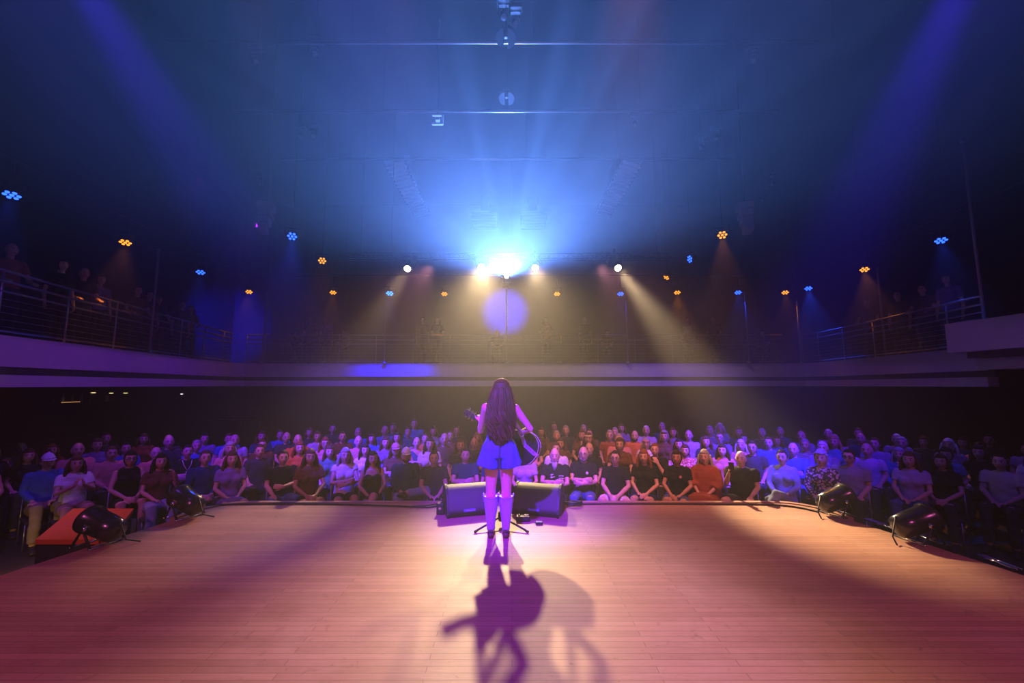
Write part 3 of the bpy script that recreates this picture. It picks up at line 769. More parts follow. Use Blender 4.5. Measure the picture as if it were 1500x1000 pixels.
# hanging line-array speakers
for px, py, lab in ((389, 322, 'dim hanging speaker over the bar side of the stalls'), (1092, 322, 'dim hanging speaker opposite, beside the amber lamp')):
    p = PY(px, py, 9.0); e = empty('hanging_speaker', p, lab, 'speaker', None, R(18 if px < 750 else -18))
    for k in range(4):
        M = Matrix.Translation((0, -.06 * k * k * .35, .30 - .19 * k)) @ Matrix.Rotation(R(-4 * k), 4, 'X')
        obj('cabinet', MB().join(MB().box((0, 0, 0), (.34 - .05 * k, .30, .17), bev=.015), M), mat('speaker_grey', (.20, .18, .22), .6), e)
    obj('rigging_wire', MB().tube([(0, 0, .38), (0, 0, ZC - p.z)], .008, 5), black, e)

# ------------------------------------------------------------------ bar under the balcony
wood_dark = mat('bar_wood', (.07, .035, .02), .45, nscale=10)
for (bx0, by0, bx1, by1, lab) in ((-12.9, 9.4, -11.6, 11.6, 'dark bar counter with four coloured tap lights under the side balcony'), (-11.9, 16.2, -10.4, 17.2, 'small bar counter with amber lights in the rear corner')):
    e = empty('bar_counter', ((bx0 + bx1) / 2, (by0 + by1) / 2, FLOOR), lab, 'bar counter')
    w, d = bx1 - bx0, by1 - by0
    obj('carcass', MB().box((0, 0, .46), (w * .9, d * .96, .92)), wood_dark, e)
    obj('worktop', MB().box((0, 0, .94), (w, d, .05), bev=.012), mat('bar_top', (.10, .06, .04), .25), e)
def bulb(name, px, py, X=None, Y=None, Z=None, color=(1, .8, .4), estr=25, r=.05, lab='', cat='lamp', parent_z=None, grp=None):
    d = ray(px, py); t = (X / d.x) if X is not None else ((Y / d.y) if Y is not None else (Z - CAMZ) / d.z); p = V((0, 0, CAMZ)) + d * t
    e = empty(name, p, lab, cat, grp)
    em = mat('glow_%d_%d_%d_%d' % (*[int(c * 100) for c in color], estr), (.05, .05, .05), .3, emit=color, estr=estr)
    return e, p, em
for px, py, c, nm in ((19, 650, (1, .16, .05), 'red-orange'), (42, 648, (1, .60, .02), 'yellow'), (52, 647, (.55, .75, .02), 'yellow-green'), (72, 646, (1, .22, .10), 'salmon red')):
    e, p, em = bulb('beer_tap', px, py, X=-12.0, color=c, estr=2.2, lab='beer tap with glowing %s badge on the bar under the side balcony' % nm, cat='beer tap', grp='lit taps on the bar')
    zb = FLOOR + .969 - p.z
    obj('column', MB().tube([(0, 0, zb), (0, 0, -.03)], [.035, .028], 10), chrome, e)
    obj('badge', MB().lathe([(.01, -.02), (.055, -.016), (.055, .016), (.01, .02)], 16, Matrix.Rotation(R(90), 4, 'Y') @ Matrix.Rotation(R(20), 4, 'X')), em, e)
    obj('spout', MB().tube([(0, 0, -.05), (.06, -.03, -.05), (.075, -.04, -.10)], .012, 7), chrome, e)
for px, py, c, nm in ((321, 622, (1, .45, .15), 'amber'), (333, 620, (1, .75, .12), 'yellow'), (338, 620, (1, .80, .15), 'pale yellow')):
    e, p, em = bulb('table_lamp', px, py, Y=16.6, color=c, estr=5, lab='tiny %s lamp on the rear corner bar' % nm, cat='lamp', grp='tiny lamps on the rear bar')
    zb = FLOOR + .969 - p.z
    obj('bulb', MB().ell((0, 0, 0), .055, 10, 8), em, e); obj('stem', MB().tube([(0, 0, zb), (0, 0, -.04)], .014, 6), black, e); obj('foot', MB().lathe([(.06, zb), (.06, zb + .015), (.015, zb + .03)], 12), black, e)
for i, (px, py) in enumerate(((137, 574.5), (163, 575), (184, 575))):
    e, p, em = bulb('downlight', px, py, X=-10.2, color=(1, .75, .30), estr=4, lab=('first', 'second', 'third')[i] + ' warm downlight under the balcony, counted from the bar end', cat='downlight', grp='downlights under the balcony')
    obj('shade', MB().lathe([(.03, .09), (.075, .0), (.07, -.005), (.05, .02)], 16), black, e); obj('hanging_cord', MB().tube([(0, 0, .08), (0, 0, 1.68 - p.z)], .006, 5), black, e); obj('bulb', MB().lathe([(.05, .02), (.05, -.006), (.02, -.014)], 14), em, e)
e, p, em = bulb('downlight', 266, 576.5, X=-10.4, color=(.9, .85, .8), estr=8, lab='weaker whitish downlight under the balcony beyond the three warm ones', cat='downlight', grp='downlights under the balcony')
obj('shade', MB().lathe([(.03, .09), (.075, .0), (.07, -.005), (.05, .02)], 16), black, e); obj('hanging_cord', MB().tube([(0, 0, .08), (0, 0, 1.68 - p.z)], .006, 5), black, e); obj('bulb', MB().lathe([(.05, .02), (.04, -.006), (.02, -.012)], 14), em, e)
# lit shelf behind the bar
p = PY(125, 584, 12.2); p.x = X0 + .16
e = empty('wall_shelf', (X0, 12.6, p.z - .12), 'dim shelf on the wall behind the bar, with a warm light strip', 'shelf')
obj('board', MB().box((.16, 0, 0), (.32, 2.2, .03)), wood_dark, e); obj('light_strip', MB().box((.30, -.5, .03), (.02, .5, .02)), mat('strip_glow', (.1, .08, .05), .4, emit=(1, .5, .2), estr=.5), e)
for i in range(7):
    b = empty('bottle', (X0 + .15, 11.75 + .26 * i, p.z - .104), ('green', 'clear', 'brown', 'tall clear', 'short brown', 'slim green', 'wide clear')[i] + ' glass bottle on the dim shelf behind the bar', 'bottle', 'bottles on the bar shelf')
    h = (.30, .28, .27, .34, .22, .32, .26)[i]; r = (.036, .038, .035, .034, .04, .030, .046)[i]
    gm = mat(('glass_green', 'glass_clear', 'glass_brown')[(0, 1, 2, 1, 2, 0, 1)[i]], ((.05, .16, .07), (.5, .5, .5), (.2, .09, .03))[(0, 1, 2, 1, 2, 0, 1)[i]], .12)
    obj('glass', MB().lathe([(r, 0), (r, h * .6), (r * .4, h * .74), (r * .36, h * .96)], 12), gm, b); obj('stopper', MB().lathe([(r * .42, h * .94), (r * .42, h)], 10), black, b)
    
# ------------------------------------------------------------------ stage furniture
def wedge(x, y, rz, lab):
    e = empty('stage_monitor', (x, y, 0), lab, 'stage monitor', None, rz); w = .56
    prof = [(-.02, .012), (-.26, .012), (-.285, .05), (-.27, .10), (-.235, .17), (-.18, .245), (-.11, .315), (-.05, .345), (.0, .352), (.12, .30), (.21, .15), (.22, .02)]
    Mx = Matrix.Translation((-w / 2, 0, 0)) @ Matrix(((0, 0, 1, 0), (1, 0, 0, 0), (0, 1, 0, 0), (0, 0, 0, 1)))
    cab = mat('monitor_paint', (.018, .018, .020), .5, nscale=120, bump=.15)
    obj('cabinet', MB().prism(prof, w, Mx), cab, e)
    for s in (-1, 1):   # cheeks that frame the grille
        Ms = Matrix.Translation((s * (w / 2 + .012) - .012, 0, 0)) @ Matrix(((0, 0, 1, 0), (1, 0, 0, 0), (0, 1, 0, 0), (0, 0, 0, 1)))
        big = [(-.02, .004), (-.27, .004), (-.298, .05), (-.282, .107), (-.245, .18), (-.188, .256), (-.115, .326), (-.05, .358), (.005, .364), (.13, .31), (.225, .155), (.235, .004)]
        obj('side_panel', MB().prism(big, .024, Ms), cab, e)
        obj('handle', MB().tube([(s * (w / 2 + .024), .05, .20), (s * (w / 2 + .040), .05, .20), (s * (w / 2 + .040), .15, .16), (s * (w / 2 + .024), .15, .16)], .010, 8), black, e)
    gr = mat('monitor_grille', (.055, .05, .055), .55, .2, nscale=250, var=.5, bump=.4)
    g = [(-.283, .052), (-.268, .100), (-.233, .172), (-.178, .248), (-.108, .318), (-.05, .347), (-.052, .354), (-.112, .326), (-.184, .255), (-.240, .178), (-.276, .103), (-.291, .052)]
    obj('grille', MB().prism(g, w - .01, Matrix.Translation((-w / 2 + .005, 0, 0)) @ Matrix(((0, 0, 1, 0), (1, 0, 0, 0), (0, 1, 0, 0), (0, 0, 0, 1))), smooth=True), gr, e)
    # badge with script-like lettering
    bd = obj('badge', MB().box((-.02, -.279, .085), (.15, .006, .035), Matrix.Rotation(R(-18), 3, 'X'), bev=.003), mat('badge_blue', (.10, .06, .5), .35), e)
    sw = MB()
    for k in range(6):
        x0 = -.075 + k * .022
        sw.tube([(x0, -.2845, .076), (x0 + .006, -.2835, .092), (x0 + .012, -.2845, .090), (x0 + .010, -.2855, .077), (x0 + .022, -.285, .078)], .0022, 5)
    obj('lettering', sw, mat('badge_letters', (.55, .45, .85), .35), bd)
    for s in (-1, 1): obj('rubber_foot', MB().box((s * .22, -.15, .005), (.05, .05, .010)), black, e)
    return e
mL = PZ(683, 757, 0); mR = PZ(789, 757, 0)
wedge(mL.x - .02, mL.y + .27, R(17), 'black wedge monitor on the stage edge, on the guitar-neck side of the singer')
wedge(mR.x + .03, mR.y + .27, R(-16), 'black wedge monitor on the stage edge, beside the pedal')
# connector box by the first monitor
p = PZ(649, 757, 0); e = empty('connector_box', (p.x - .05, p.y + .12, 0), 'small black cable box against the outer side of a wedge monitor', 'box')
obj('case', MB().box((0, 0, .07), (.10, .10, .14), bev=.012), black, e); obj('socket', MB().lathe([(.022, 0), (.022, .02), (.015, .022)], 12, Matrix.Translation((0, -.05, .09)) @ Matrix.Rotation(R(90), 4, 'X')), chrome, e)
# pedal and little tuner
p = PZ(766, 764, 0); e = empty('effects_pedal', (p.x, p.y + .04, 0), 'black guitar pedal box with a pale dial, by the singer\'s boot', 'pedal')
obj('case', MB().box((0, 0, .033), (.17, .11, .055), bev=.01), black, e); obj('dial', MB().lathe([(.030, .060), (.030, .068), (.02, .070)], 16, Matrix.Translation((.045, .01, 0))), mat('dial_cream', (.80, .78, .50), .4), e)
obj('dial_needle', MB().box((.045, .01, .0715), (.03, .005, .003)), black, e); obj('footswitch', MB().lathe([(.014, .06), (.014, .075), (.008, .08)], 12, Matrix.Translation((-.045, -.01, 0))), chrome, e); obj('foot_pad', MB().box((0, 0, .003), (.15, .09, .006)), black, e)
p = PZ(790, 769, 0); e = empty('tuner', (p.x, p.y + .035, 0), 'small dark tuner lying on the boards beside the pedal', 'tuner')
obj('case', MB().box((0, 0, .015), (.085, .065, .03), bev=.006), black, e); obj('screen', MB().box((0, .005, .0305), (.06, .035, .002)), mat('tuner_screen', (.30, .28, .26), .2), e)
# jack lead from the pedal up to the guitar
# microphone stand
sx, sy = PZ(734, 772, 0).x + .0, 5.03
e = empty('microphone_stand', (sx, sy, 0), 'tripod microphone stand standing in front of the singer', 'microphone stand')
obj('pole', MB().tube([(0, 0, .10), (0, 0, .85)], .013, 10), black, e); obj('upper_pole', MB().tube([(0, 0, .83), (0, 0, 1.36)], .009, 10), chrome, e)
obj('clutch', MB().tube([(0, 0, .80), (0, 0, .87)], .020, 12), black, e); obj('hub', MB().lathe([(.03, .06), (.04, .09), (.035, .15), (.02, .17)], 14), black, e)
for q in (PZ(695, 781, 0), PZ(774, 781, 0), V((sx + .02, sy + .36, 0))):
    d = V((q.x - sx, q.y - sy, 0)); lg = obj('leg', MB().tube([(0, 0, .11), (d.x * .94, d.y * .94, .022)], .011, 8), black, e)
    obj('rubber_foot', MB().tube([(d.x * .92, d.y * .92, .022), (d.x, d.y, .014)], [.016, .014], 8), black, lg)
obj('boom_clip', MB().tube([(0, 0, 1.36), (0, -.03, 1.43)], .016, 10), black, e)
mc = empty('microphone', (sx, sy - .03, 1.44), 'handheld vocal microphone in the clip of the stand', 'microphone')
obj('handle', MB().tube([(0, .08, -.02), (0, -.05, .03)], [.012, .018], 12), black, mc); obj('grille_ball', MB().ell((0, -.075, .04), .027, 14, 10), mat('mic_mesh', (.4, .4, .42), .35, .8, bump=.3, nscale=300), mc)

def cable(name, pts, r, label, m=black, sub=6):
    pts = [V(p) for p in pts]; out = []
    for i in range(len(pts) - 1):
        p0, p1, p2, p3 = pts[max(i - 1, 0)], pts[i], pts[i + 1], pts[min(i + 2, len(pts) - 1)]
        for k in range(sub):
            t = k / sub
            out.append(.5 * ((2 * p1) + (p2 - p0) * t + (2 * p0 - 5 * p1 + 4 * p2 - p3) * t * t + (3 * p1 - p0 - 3 * p2 + p3) * t ** 3))
    out.append(pts[-1]); o = obj(name, MB().tube(out, r, 7), m); tag(o, label, 'cable'); return o
G = lambda px, py, z=.012: (PZ(px, py, 0).x, PZ(px, py, 0).y, z)
cable('cable', [G(272, 750), G(300, 743), G(340, 739.5), G(420, 739), G(500, 739.5), G(580, 742), G(625, 744), G(644, 741)], .011, 'black cable along the stage front running to the first wedge monitor')
cable('cable', [G(400, 737.5), G(470, 738), G(560, 741), G(610, 742.5), G(641, 739)], .009, 'thinner black cable looping beside the long one at the stage front')
cable('cable', [G(1200, 751), G(1165, 743.5), G(1120, 740), G(1000, 739), G(900, 738.8), G(852, 739.2)], .012, 'black cable along the stage front running past the second wedge monitor')
p = PZ(840, 741, 0); coil = [(p.x + (.10 + .012 * (k % 3)) * math.cos(k * .55), p.y + (.055 + .006 * (k % 3)) * math.sin(k * .55), .012 + .0016 * k) for k in range(36)]
cable('cable_coil', coil, .009, 'coil of black cable beside the outer side of the second wedge monitor', sub=3)
cable('cable', [G(752, 757, .02), G(755, 750, .014), G(757, 742, .012), G(753, 735, .012), G(768, 731, .012)], .007, 'yellowish lead curling behind the pedal', mat('lead_yellow', (.55, .40, .12), .5))

# floor par cans lying along both stage sides
def floor_par(px, py, rz, lab):
    p = PZ(px, py, 0); e = empty('floor_par_can', (p.x, p.y, 0), lab, 'stage light', 'floor lamps along the stage sides', rz)
    M = Matrix.Translation((0, 0, .20)) @ Matrix.Rotation(R(-74), 4, 'Y')
    sh = mat('can_black_gloss', (.02, .02, .022), .22, spec=.6)
    obj('can', MB().lathe([(.06, -.24), (.115, -.20), (.125, -.08), (.13, .12), (.138, .13), (.138, .16)], 24, M), sh, e)
    obj('lens', MB().lathe([(.128, .150), (.10, .156), (.03, .160)], 24, M), mat('can_lens', (.03, .03, .05), .12), e)
    obj('rim', MB().lathe([(.142, .13), (.146, .14), (.146, .17), (.138, .175), (.134, .165)], 24, M), black, e)
    for s in (-1, 1): obj('stand_leg', MB().tube([(.10, s * .155, .012), (-.02, s * .155, .20), (-.14, s * .155, .012)], .013, 8), black, e)
    obj('floor_bar', MB().tube([(.10, -.17, .012), (.10, .17, .012)], .011, 8), chrome, e); obj('floor_bar', MB().tube([(-.14, -.17, .012), (-.14, .17, .012)], .011, 8), chrome, e)
    for s in (-1, 1): obj('tilt_knob', MB().lathe([(.028, 0), (.028, .022), (.012, .03)], 12, Matrix.Translation((0, s * .145, .20)) @ Matrix.Rotation(R(-90 * s), 4, 'X')), chrome, e)
    obj('power_lead', MB().tube([(.22, 0, .26), (.30, .02, .06), (.36, .12, .012)], .008, 6), black, e); obj('maker_plate', MB().join(MB().box((.0, -.124, .02), (.05, .006, .08)), M), mat('plate_silver', (.5, .5, .55), .25, .8), e)
floor_par(146, 797, R(-10), 'black floor lamp beside the orange side board, pointing across the stage')
floor_par(272, 757, R(-22), 'black floor lamp on the stage corner nearest the bar side')
floor_par(1226, 754, R(190), 'black floor lamp on the stage corner, with an orange stain on the boards before it')
floor_par(1344, 792, R(184), 'larger-looking black floor lamp along the stage side, steel bar running behind it')
# steel edge rails
for a, b, lab in ((G(1272, 762, .02), G(1348, 789, .02), 'bright steel edging bar behind the large floor lamp'), (G(1440, 816, .02), G(1499, 838, .02), 'steel edging bar lying at the stage side nearest the camera')):
    a, b = V(a), V(b); e = empty('edging_bar', a, lab, 'bar'); d = b - a; s = V((d.y, -d.x, 0)).normalized() * .045
    obj('rod', MB().tube([(0, 0, 0), d], .012, 8), chrome, e); obj('rod', MB().tube([s, d + s], .012, 8), chrome, e)
    for t in (.05, .5, .95): obj('bracket', MB().box(d * t + s * .5 + V((0, 0, -.005)), (.09, .03, .02)), black, e)
# orange side board on trestle
q = [PZ(52, 790, 0), PZ(107, 744.5, 0), PZ(196, 744.5, 0), PZ(160, 790, 0)]
c0 = (q[0] + q[1] + q[2] + q[3]) / 4
e = empty('side_platform', (c0.x, c0.y, FLOOR), 'orange-lit board platform beside the stage, with a black floor lamp before it', 'platform')
ol = [(p.x - c0.x, p.y - c0.y) for p in q][::-1]
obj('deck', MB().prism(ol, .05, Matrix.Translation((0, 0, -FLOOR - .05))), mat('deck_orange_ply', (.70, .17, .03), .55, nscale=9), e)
obj('skirt', MB().prism([(x * .97, y * .97) for x, y in ol], -FLOOR - .05, Matrix.Identity(4)), mat('skirt_black', (.015, .015, .016), .8), e)
# ------------------------------------------------------------------ the singer (seen from behind, faces +y)
SX, SY = -.141, 4.70
def L(px, py, dy):      # a pixel on the plane y = SY + dy -> singer's own coordinates
    p = PY(px, py, SY + dy); return V((p.x - SX, dy, p.z))
B = MB(); hc = V((.022, .02, 1.600))
tor = [((.0, 0, .86), (.150, .105)), ((0, -.005, .93), (.168, .120)), ((0, .0, 1.00), (.155, .108)), ((.0, .01, 1.10), (.122, .088)), ((.005, .01, 1.20), (.130, .092)), ((.008, .005, 1.29), (.148, .096)), ((.01, .0, 1.37), (.150, .082)), ((.012, .0, 1.415), (.120, .062)), ((.014, .0, 1.45), (.062, .05))]
B.tube([p for p, r in tor], [r for p, r in tor], 24, side=(1, 0, 0))
B.tube([(.012, 0, 1.41), (.016, .008, 1.48), (.02, .015, 1.54)], [(.060, .052), (.048, .048), (.050, .052)], 16, side=(1, 0, 0))
for s in (-1, 1): B.ell((s * .07 + .008, .085, 1.26), (.06, .055, .06)); B.ell((s * .075, -.055, .90), (.085, .065, .085))
HR = Matrix.Rotation(math.pi, 4, 'Z')
B.join(head_mb(hc, HR))
shL, shR = V((-.155, 0, 1.395)), V((.178, 0, 1.385))
elL, elR = L(704, 631, .20), L(777, 628, .05)
elL.x -= .0; wrL = L(704, 618, .46); wrR = V((.215, .30, 1.075))
for sj, e_, w_ in ((shL, elL, wrL), (shR, elR, wrR)):
    B.ell(sj, (.052, .048, .052)); B.tube([sj, sj.lerp(e_, .35), sj.lerp(e_, .7), e_, e_.lerp(w_, .3), e_.lerp(w_, .7), w_], [.050, .045, .039, .036, .037, .031, .024], 16)
# neck of the guitar runs through G0 -> head; used for the fretting hand
Gtail = L(765, 655, .27); Ghead = L(680, 601.5, .56); U = (Ghead - Gtail).normalized(); Gn = V((0, -1, 0)); Gn = (Gn - U * Gn.dot(U)).normalized(); W_ = U.cross(Gn)   # Gn points to the camera (back of the guitar)
hand(B, wrL, (wrL - elL).normalized() * .5 + V((-.1, .2, .9)), (-.25, .9, .2), 1, .75, 8, .95)
hand(B, wrR, (-.85, .15, -.35), (0, -.9, -.3), -1, .5, 8, .95)
hipL, hipR = V((-.082, 0, .90)), V((.082, 0, .90)); knL, knR = V((-.095, .02, .50)), V((.078, .02, .50)); anL, anR = V((-.092, -.01, .10)), V((.074, -.01, .10))
for h, k, a in ((hipL, knL, anL), (hipR, knR, anR)):
    B.tube([h, h.lerp(k, .3), h.lerp(k, .65), k, k.lerp(a, .12), k.lerp(a, .3), k.lerp(a, .65), a], [.092, .086, .070, .056, .055, .058, .044, .034], 18)
    B.tube([a, a + V((0, .04, -.04)), a + V((0, .12, -.07))], [.034, .036, (.038, .025)], 12)
bd_ = remesh(B, .0062, 3)
fb = MB(); face_bits(fb, V((0, 0, 0))); bd_.join(fb, Matrix.Translation(hc) @ HR)
singer = obj('person', bd_, [mat('singer_skin', (.66, .40, .31), .45, var=.04), EYEW, EYED, LIPS])
singer.location = (SX, SY, 0); tag(singer, 'singer with long wavy brown hair, denim playsuit and tall lilac boots, back to us', 'person')
# denim playsuit: bodice and flared shorts with a dark zip line down the back
denim = mat('denim_singer', (.07, .10, .50), .85, spec=.15, var=.2, nscale=45, bump=.25)
C = MB()
C.tube([(.0, .0, 1.0), (.0, .008, 1.10), (.004, .008, 1.20), (.008, .004, 1.29), (.01, .0, 1.335)], [(.158, .114), (.130, .098), (.137, .100), (.156, .104), (.158, .098)], 26, side=(1, 0, 0))
for s in (-1, 1):
    C.ell((s * .07 + .008, .088, 1.255), (.068, .060, .066))
    C.tube([(s * .095 + .008, .085, 1.30), (s * .105 + .01, .05, 1.41), (s * .10 + .01, -.03, 1.425), (s * .09 + .01, -.085, 1.33)], [.016, .018, .018, .016], 8)
cm = remesh(C, .009, 4); cm.v = [tuple(V(p) + V(noise.noise_vector(V(p) * 14)) * .005) for p in cm.v]
obj('bodice', cm, denim, singer)
C = MB()
for s in (-1, 1):
    C.tube([(s * .06, 0, 1.055), (s * .088, -.004, .96), (s * .105, -.004, .86), (s * .128, .0, .755)], [(.075, .10), (.105, .135), (.118, .145), (.128, .152)], 26, side=(1, 0, 0))
C.tube([(0, .008, 1.09), (0, .004, 1.05), (0, -.004, .96), (0, -.004, .86)], [(.130, .10), (.138, .105), (.178, .135), (.19, .142)], 26, side=(1, 0, 0))
cm = remesh(C, .009, 5)
out = []
for p in cm.v:
    p = V(p); a = math.atan2(p.y, p.x); k = max(0, min(1, (1.02 - p.z) / .25)); p += V((p.x, p.y, 0)).normalized() * (.010 * k * math.sin(a * 13 + 3 * noise.noise(p * 4))); p += V(noise.noise_vector(p * 12)) * .004
    out.append(tuple(p))
cm.v = out
sk = obj('shorts', cm, denim, singer)
z = MB(); 
z.tube([(.004, -.100, 1.06), (.004, -.140, .97), (.004, -.152, .88), (.004, -.150, .80), (.004, -.145, .765)], [(.010, .005)] * 5, 8, side=(1, 0, 0)); obj('zip', z, mat('zip_dark', (.03, .03, .06), .5), sk)
hm = MB()
for s in (-1, 1):
    hm.tube([(s * .128 + .130 * math.cos(t), .154 * math.sin(t), .756) for t in [2 * math.pi * k / 28 for k in range(29)]], .006, 6)
# tall lilac boots
bw = mat('boot_lilac', (.38, .26, .74), .42, nscale=30, var=.06)
def boot(k, a, s):
    e = MB(); top = V((a.x * 1.02, .012, .425)); mid = V((a.x, .008, .27)); an = V((a.x, -.008, .115))
    e.tube([an + V((0, 0, -.03)), an, an.lerp(mid, .5), mid, mid.lerp(top, .6), top], [(.044, .052), (.046, .052), (.054, .058), (.068, .070), (.078, .080), (.084, .086)], 24, side=(1, 0, 0))
    e.tube([V((a.x, -.035, .075)), V((a.x, .0, .088)), V((a.x, .07, .07)), V((a.x, .14, .045)), V((a.x, .205, .035)), V((a.x, .235, .032))], [(.030, .032), (.046, .046), (.046, .040), (.047, .030), (.032, .022), (.014, .014)], 16, side=(1, 0, 0))
    m = remesh(e, .008, 3); o = obj('boot', m, bw, singer)
    obj('boot_heel', MB().tube([(a.x, -.045, .052), (a.x, -.040, .0)], [(.034, .034), (.027, .027)], 12), mat('boot_heel_brown', (.10, .05, .03), .5), o)
    obj('sole', MB().tube([(a.x, -.05, .045), (a.x, .03, .032), (a.x, .10, .012), (a.x, .22, .012)], [(.032, .006), (.035, .006), (.046, .008), (.026, .008)], 12, side=(1, 0, 0)), mat('boot_heel_brown', (.10, .05, .03), .5), o)
    for t in (-1, 1):   # pull straps and dipped rim
        obj('pull_strap', MB().tube([top + V((t * .080, 0, -.06)), top + V((t * .088, 0, .015)), top + V((t * .084, 0, .034)), top + V((t * .074, 0, .012)), top + V((t * .070, 0, -.05))], [(.016, .004)] * 5, 8, side=(0, 1, 0)), bw, o)
    rim = [top + V((.084 * math.cos(t), .086 * math.sin(t), .016 * abs(math.cos(t)) ** 2 - .006)) for t in [2 * math.pi * q / 24 for q in range(25)]]
    obj('rim_piping', MB().tube(rim, .006, 6), bw, o)
boot(knL, anL, -1); boot(knR, anR, 1)
# hair: a solid fall of wavy locks down to the waist
rnd = random.Random(5); Hm = MB()
Hs = shell(lambda x, y, z: (z > .50 if y < -.4 else True), 1.13, .10, .03)
Hm.join(Hs, Matrix.Translation(hc) @ HR)
core = MB()
core.tube([(.022, -.02, 1.66), (.020, -.055, 1.56), (.016, -.085, 1.44), (.014, -.110, 1.30), (.012, -.108, 1.18), (.006, -.115, 1.08), (.004, -.120, .99)], [(.085, .07), (.105, .06), (.128, .048), (.140, .038), (.135, .034), (.110, .028), (.05, .014)], 22, side=(1, 0, 0))
for s in (-1, 1): core.tube([(.022 + s * .07, .01, 1.62), (.02 + s * .10, .0, 1.53), (.018 + s * .125, -.03, 1.42), (.016 + s * .135, -.07, 1.30)], [.04, .045, .045, .03], 12)
Hm.join(remesh(core, .009, 4))
for k in range(130):
    u = rnd.uniform(-1, 1); v = rnd.uniform(-.5, 1)
    a = u * 1.45; x0 = .022 + .082 * math.sin(a); y0 = .02 - .095 * math.cos(a)
    tz = rnd.uniform(.955, 1.18) + .09 * abs(u); ph = rnd.uniform(0, 6.28); amp = rnd.uniform(.012, .032); fq = rnd.uniform(22, 40); pts = []; rr = []
    n = 22; layer = rnd.uniform(-.002, .022); mi_ = rnd.choice((0, 0, 1, 2))
    for i in range(n):
        t = i / (n - 1); zz = 1.63 - t * (1.63 - tz)
        sp = np.interp(zz, [.95, 1.05, 1.18, 1.30, 1.44, 1.56, 1.63], [.100, .125, .140, .142, .132, .108, .080]); ry = np.interp(zz, [.95, 1.18, 1.30, 1.44, 1.56, 1.63], [.016, .032, .038, .046, .058, .095]); cy = np.interp(zz, [.95, 1.1, 1.30, 1.44, 1.56, 1.63], [-.122, -.112, -.110, -.085, -.055, .02])
        wv = amp * min(1, max(0, t - .25) * 2.2)
        pts.append((.018 + sp * math.sin(a) + wv * math.sin(fq * zz + ph), cy - (ry + layer) * math.cos(a) + wv * .6 * math.cos(fq * zz + ph), zz)); rr.append(((.012 + .004 * math.sin(fq * zz * .5 + ph)) if t < .7 else .014 * (1.04 - t) / .35) if i else .005)
    Hm.tube(pts, rr, 6, mi=mi_)
for k in range(260):
    u = rnd.choice((-1, 1)) * rnd.uniform(.72, 1.12); a = u * 1.45; ph = rnd.uniform(0, 6.28); z0 = rnd.uniform(1.50, 1.70); z1 = rnd.uniform(1.15, 1.42); off = rnd.uniform(.002, .018); pts = []
    for i in range(12):
        zz = z0 - (z0 - z1) * i / 11
        sp = np.interp(zz, [1.18, 1.30, 1.44, 1.56, 1.63, 1.70], [.140, .142, .132, .108, .088, .058]) + off; ry = np.interp(zz, [1.18, 1.30, 1.44, 1.56, 1.63], [.034, .042, .056, .088, .10]); cy = np.interp(zz, [1.18, 1.30, 1.44, 1.56, 1.63], [-.10, -.09, -.06, -.02, .02])
        pts.append((.018 + sp * math.sin(a) + .004 * math.sin(30 * zz + ph), cy - ry * math.cos(a), zz))
    Hm.tube(pts, [.0030] * 11 + [.0008], 4, mi=3)
for k in range(120):
    x0 = rnd.uniform(-.078, .078); off = 1.13 + rnd.uniform(.0, .05); pts = []
    for i in range(11):
        t = -.55 + 1.25 * i / 10 * 1.1; r_ = math.sqrt(max(.05, 1 - (x0 / .092) ** 2))
        pts.append((.022 + x0 * off, .02 - .105 * r_ * off * math.sin(t), hc.z + .118 * 1.06 * (off / 1.13) * r_ * math.cos(t)))
    Hm.tube(pts, .0024, 4, mi=3)
hm_ = [mat('singer_hair', (.058, .024, .020), .5, spec=.2, var=.45, nscale=40), mat('singer_hair_dark', (.028, .011, .010), .5, spec=.2, var=.4, nscale=40), mat('singer_hair_light', (.095, .042, .03), .5, spec=.2, var=.4, nscale=40), mat('singer_hair_wisps', (.10, .05, .035), .5, spec=.3, var=.3, nscale=40)]
for m_ in hm_:      # locks let light through at their edges
    nt_ = m_.node_tree; b_ = nt_.nodes['Principled BSDF']; tl_ = nt_.nodes.new('ShaderNodeBsdfTranslucent'); tl_.inputs['Color'].default_value = (.85, .50, .22, 1)
    mx_ = nt_.nodes.new('ShaderNodeMixShader'); mx_.inputs[0].default_value = .75 if 'wisps' in m_.name else .30; nt_.links.new(b_.outputs[0], mx_.inputs[1]); nt_.links.new(tl_.outputs[0], mx_.inputs[2]); nt_.links.new(mx_.outputs[0], nt_.nodes['Material Output'].inputs['Surface'])
obj('hair', Hm, hm_, singer)

# ------------------------------------------------------------------ her guitar
GM = Matrix(((U.x, W_.x, Gn.x, 0), (U.y, W_.y, Gn.y, 0), (U.z, W_.z, Gn.z, 0), (0, 0, 0, 1)))      # u along the neck, w across, n to the camera
guitar = empty('acoustic_guitar', V((SX, SY, 0)) + Gtail, 'black acoustic guitar on a printed strap, held across the singer', 'guitar')
ctrl = [(-.205, 0), (-.195, .07), (-.155, .145), (-.08, .190), (0, .199), (.075, .178), (.135, .145), (.185, .133), (.235, .140), (.285, .148), (.325, .135), (.345, .08), (.350, 0)]
def cr(c, sub=5):
    o_ = []
    for i in range(len(c) - 1):
        p0, p1, p2, p3 = [V(c[max(0, min(len(c) - 1, j))]) for j in (i - 1, i, i + 1, i + 2)]
        for k in range(sub):
            t = k / sub; q = .5 * ((2 * p1) + (p2 - p0) * t + (2 * p0 - 5 * p1 + 4 * p2 - p3) * t * t + (3 * p1 - p0 - 3 * p2 + p3) * t ** 3); o_.append((q.x, q.y))
    return o_ + [tuple(c[-1])]
hf = cr(ctrl); outl = hf + [(x, -y) for x, y in hf[-2:0:-1]]
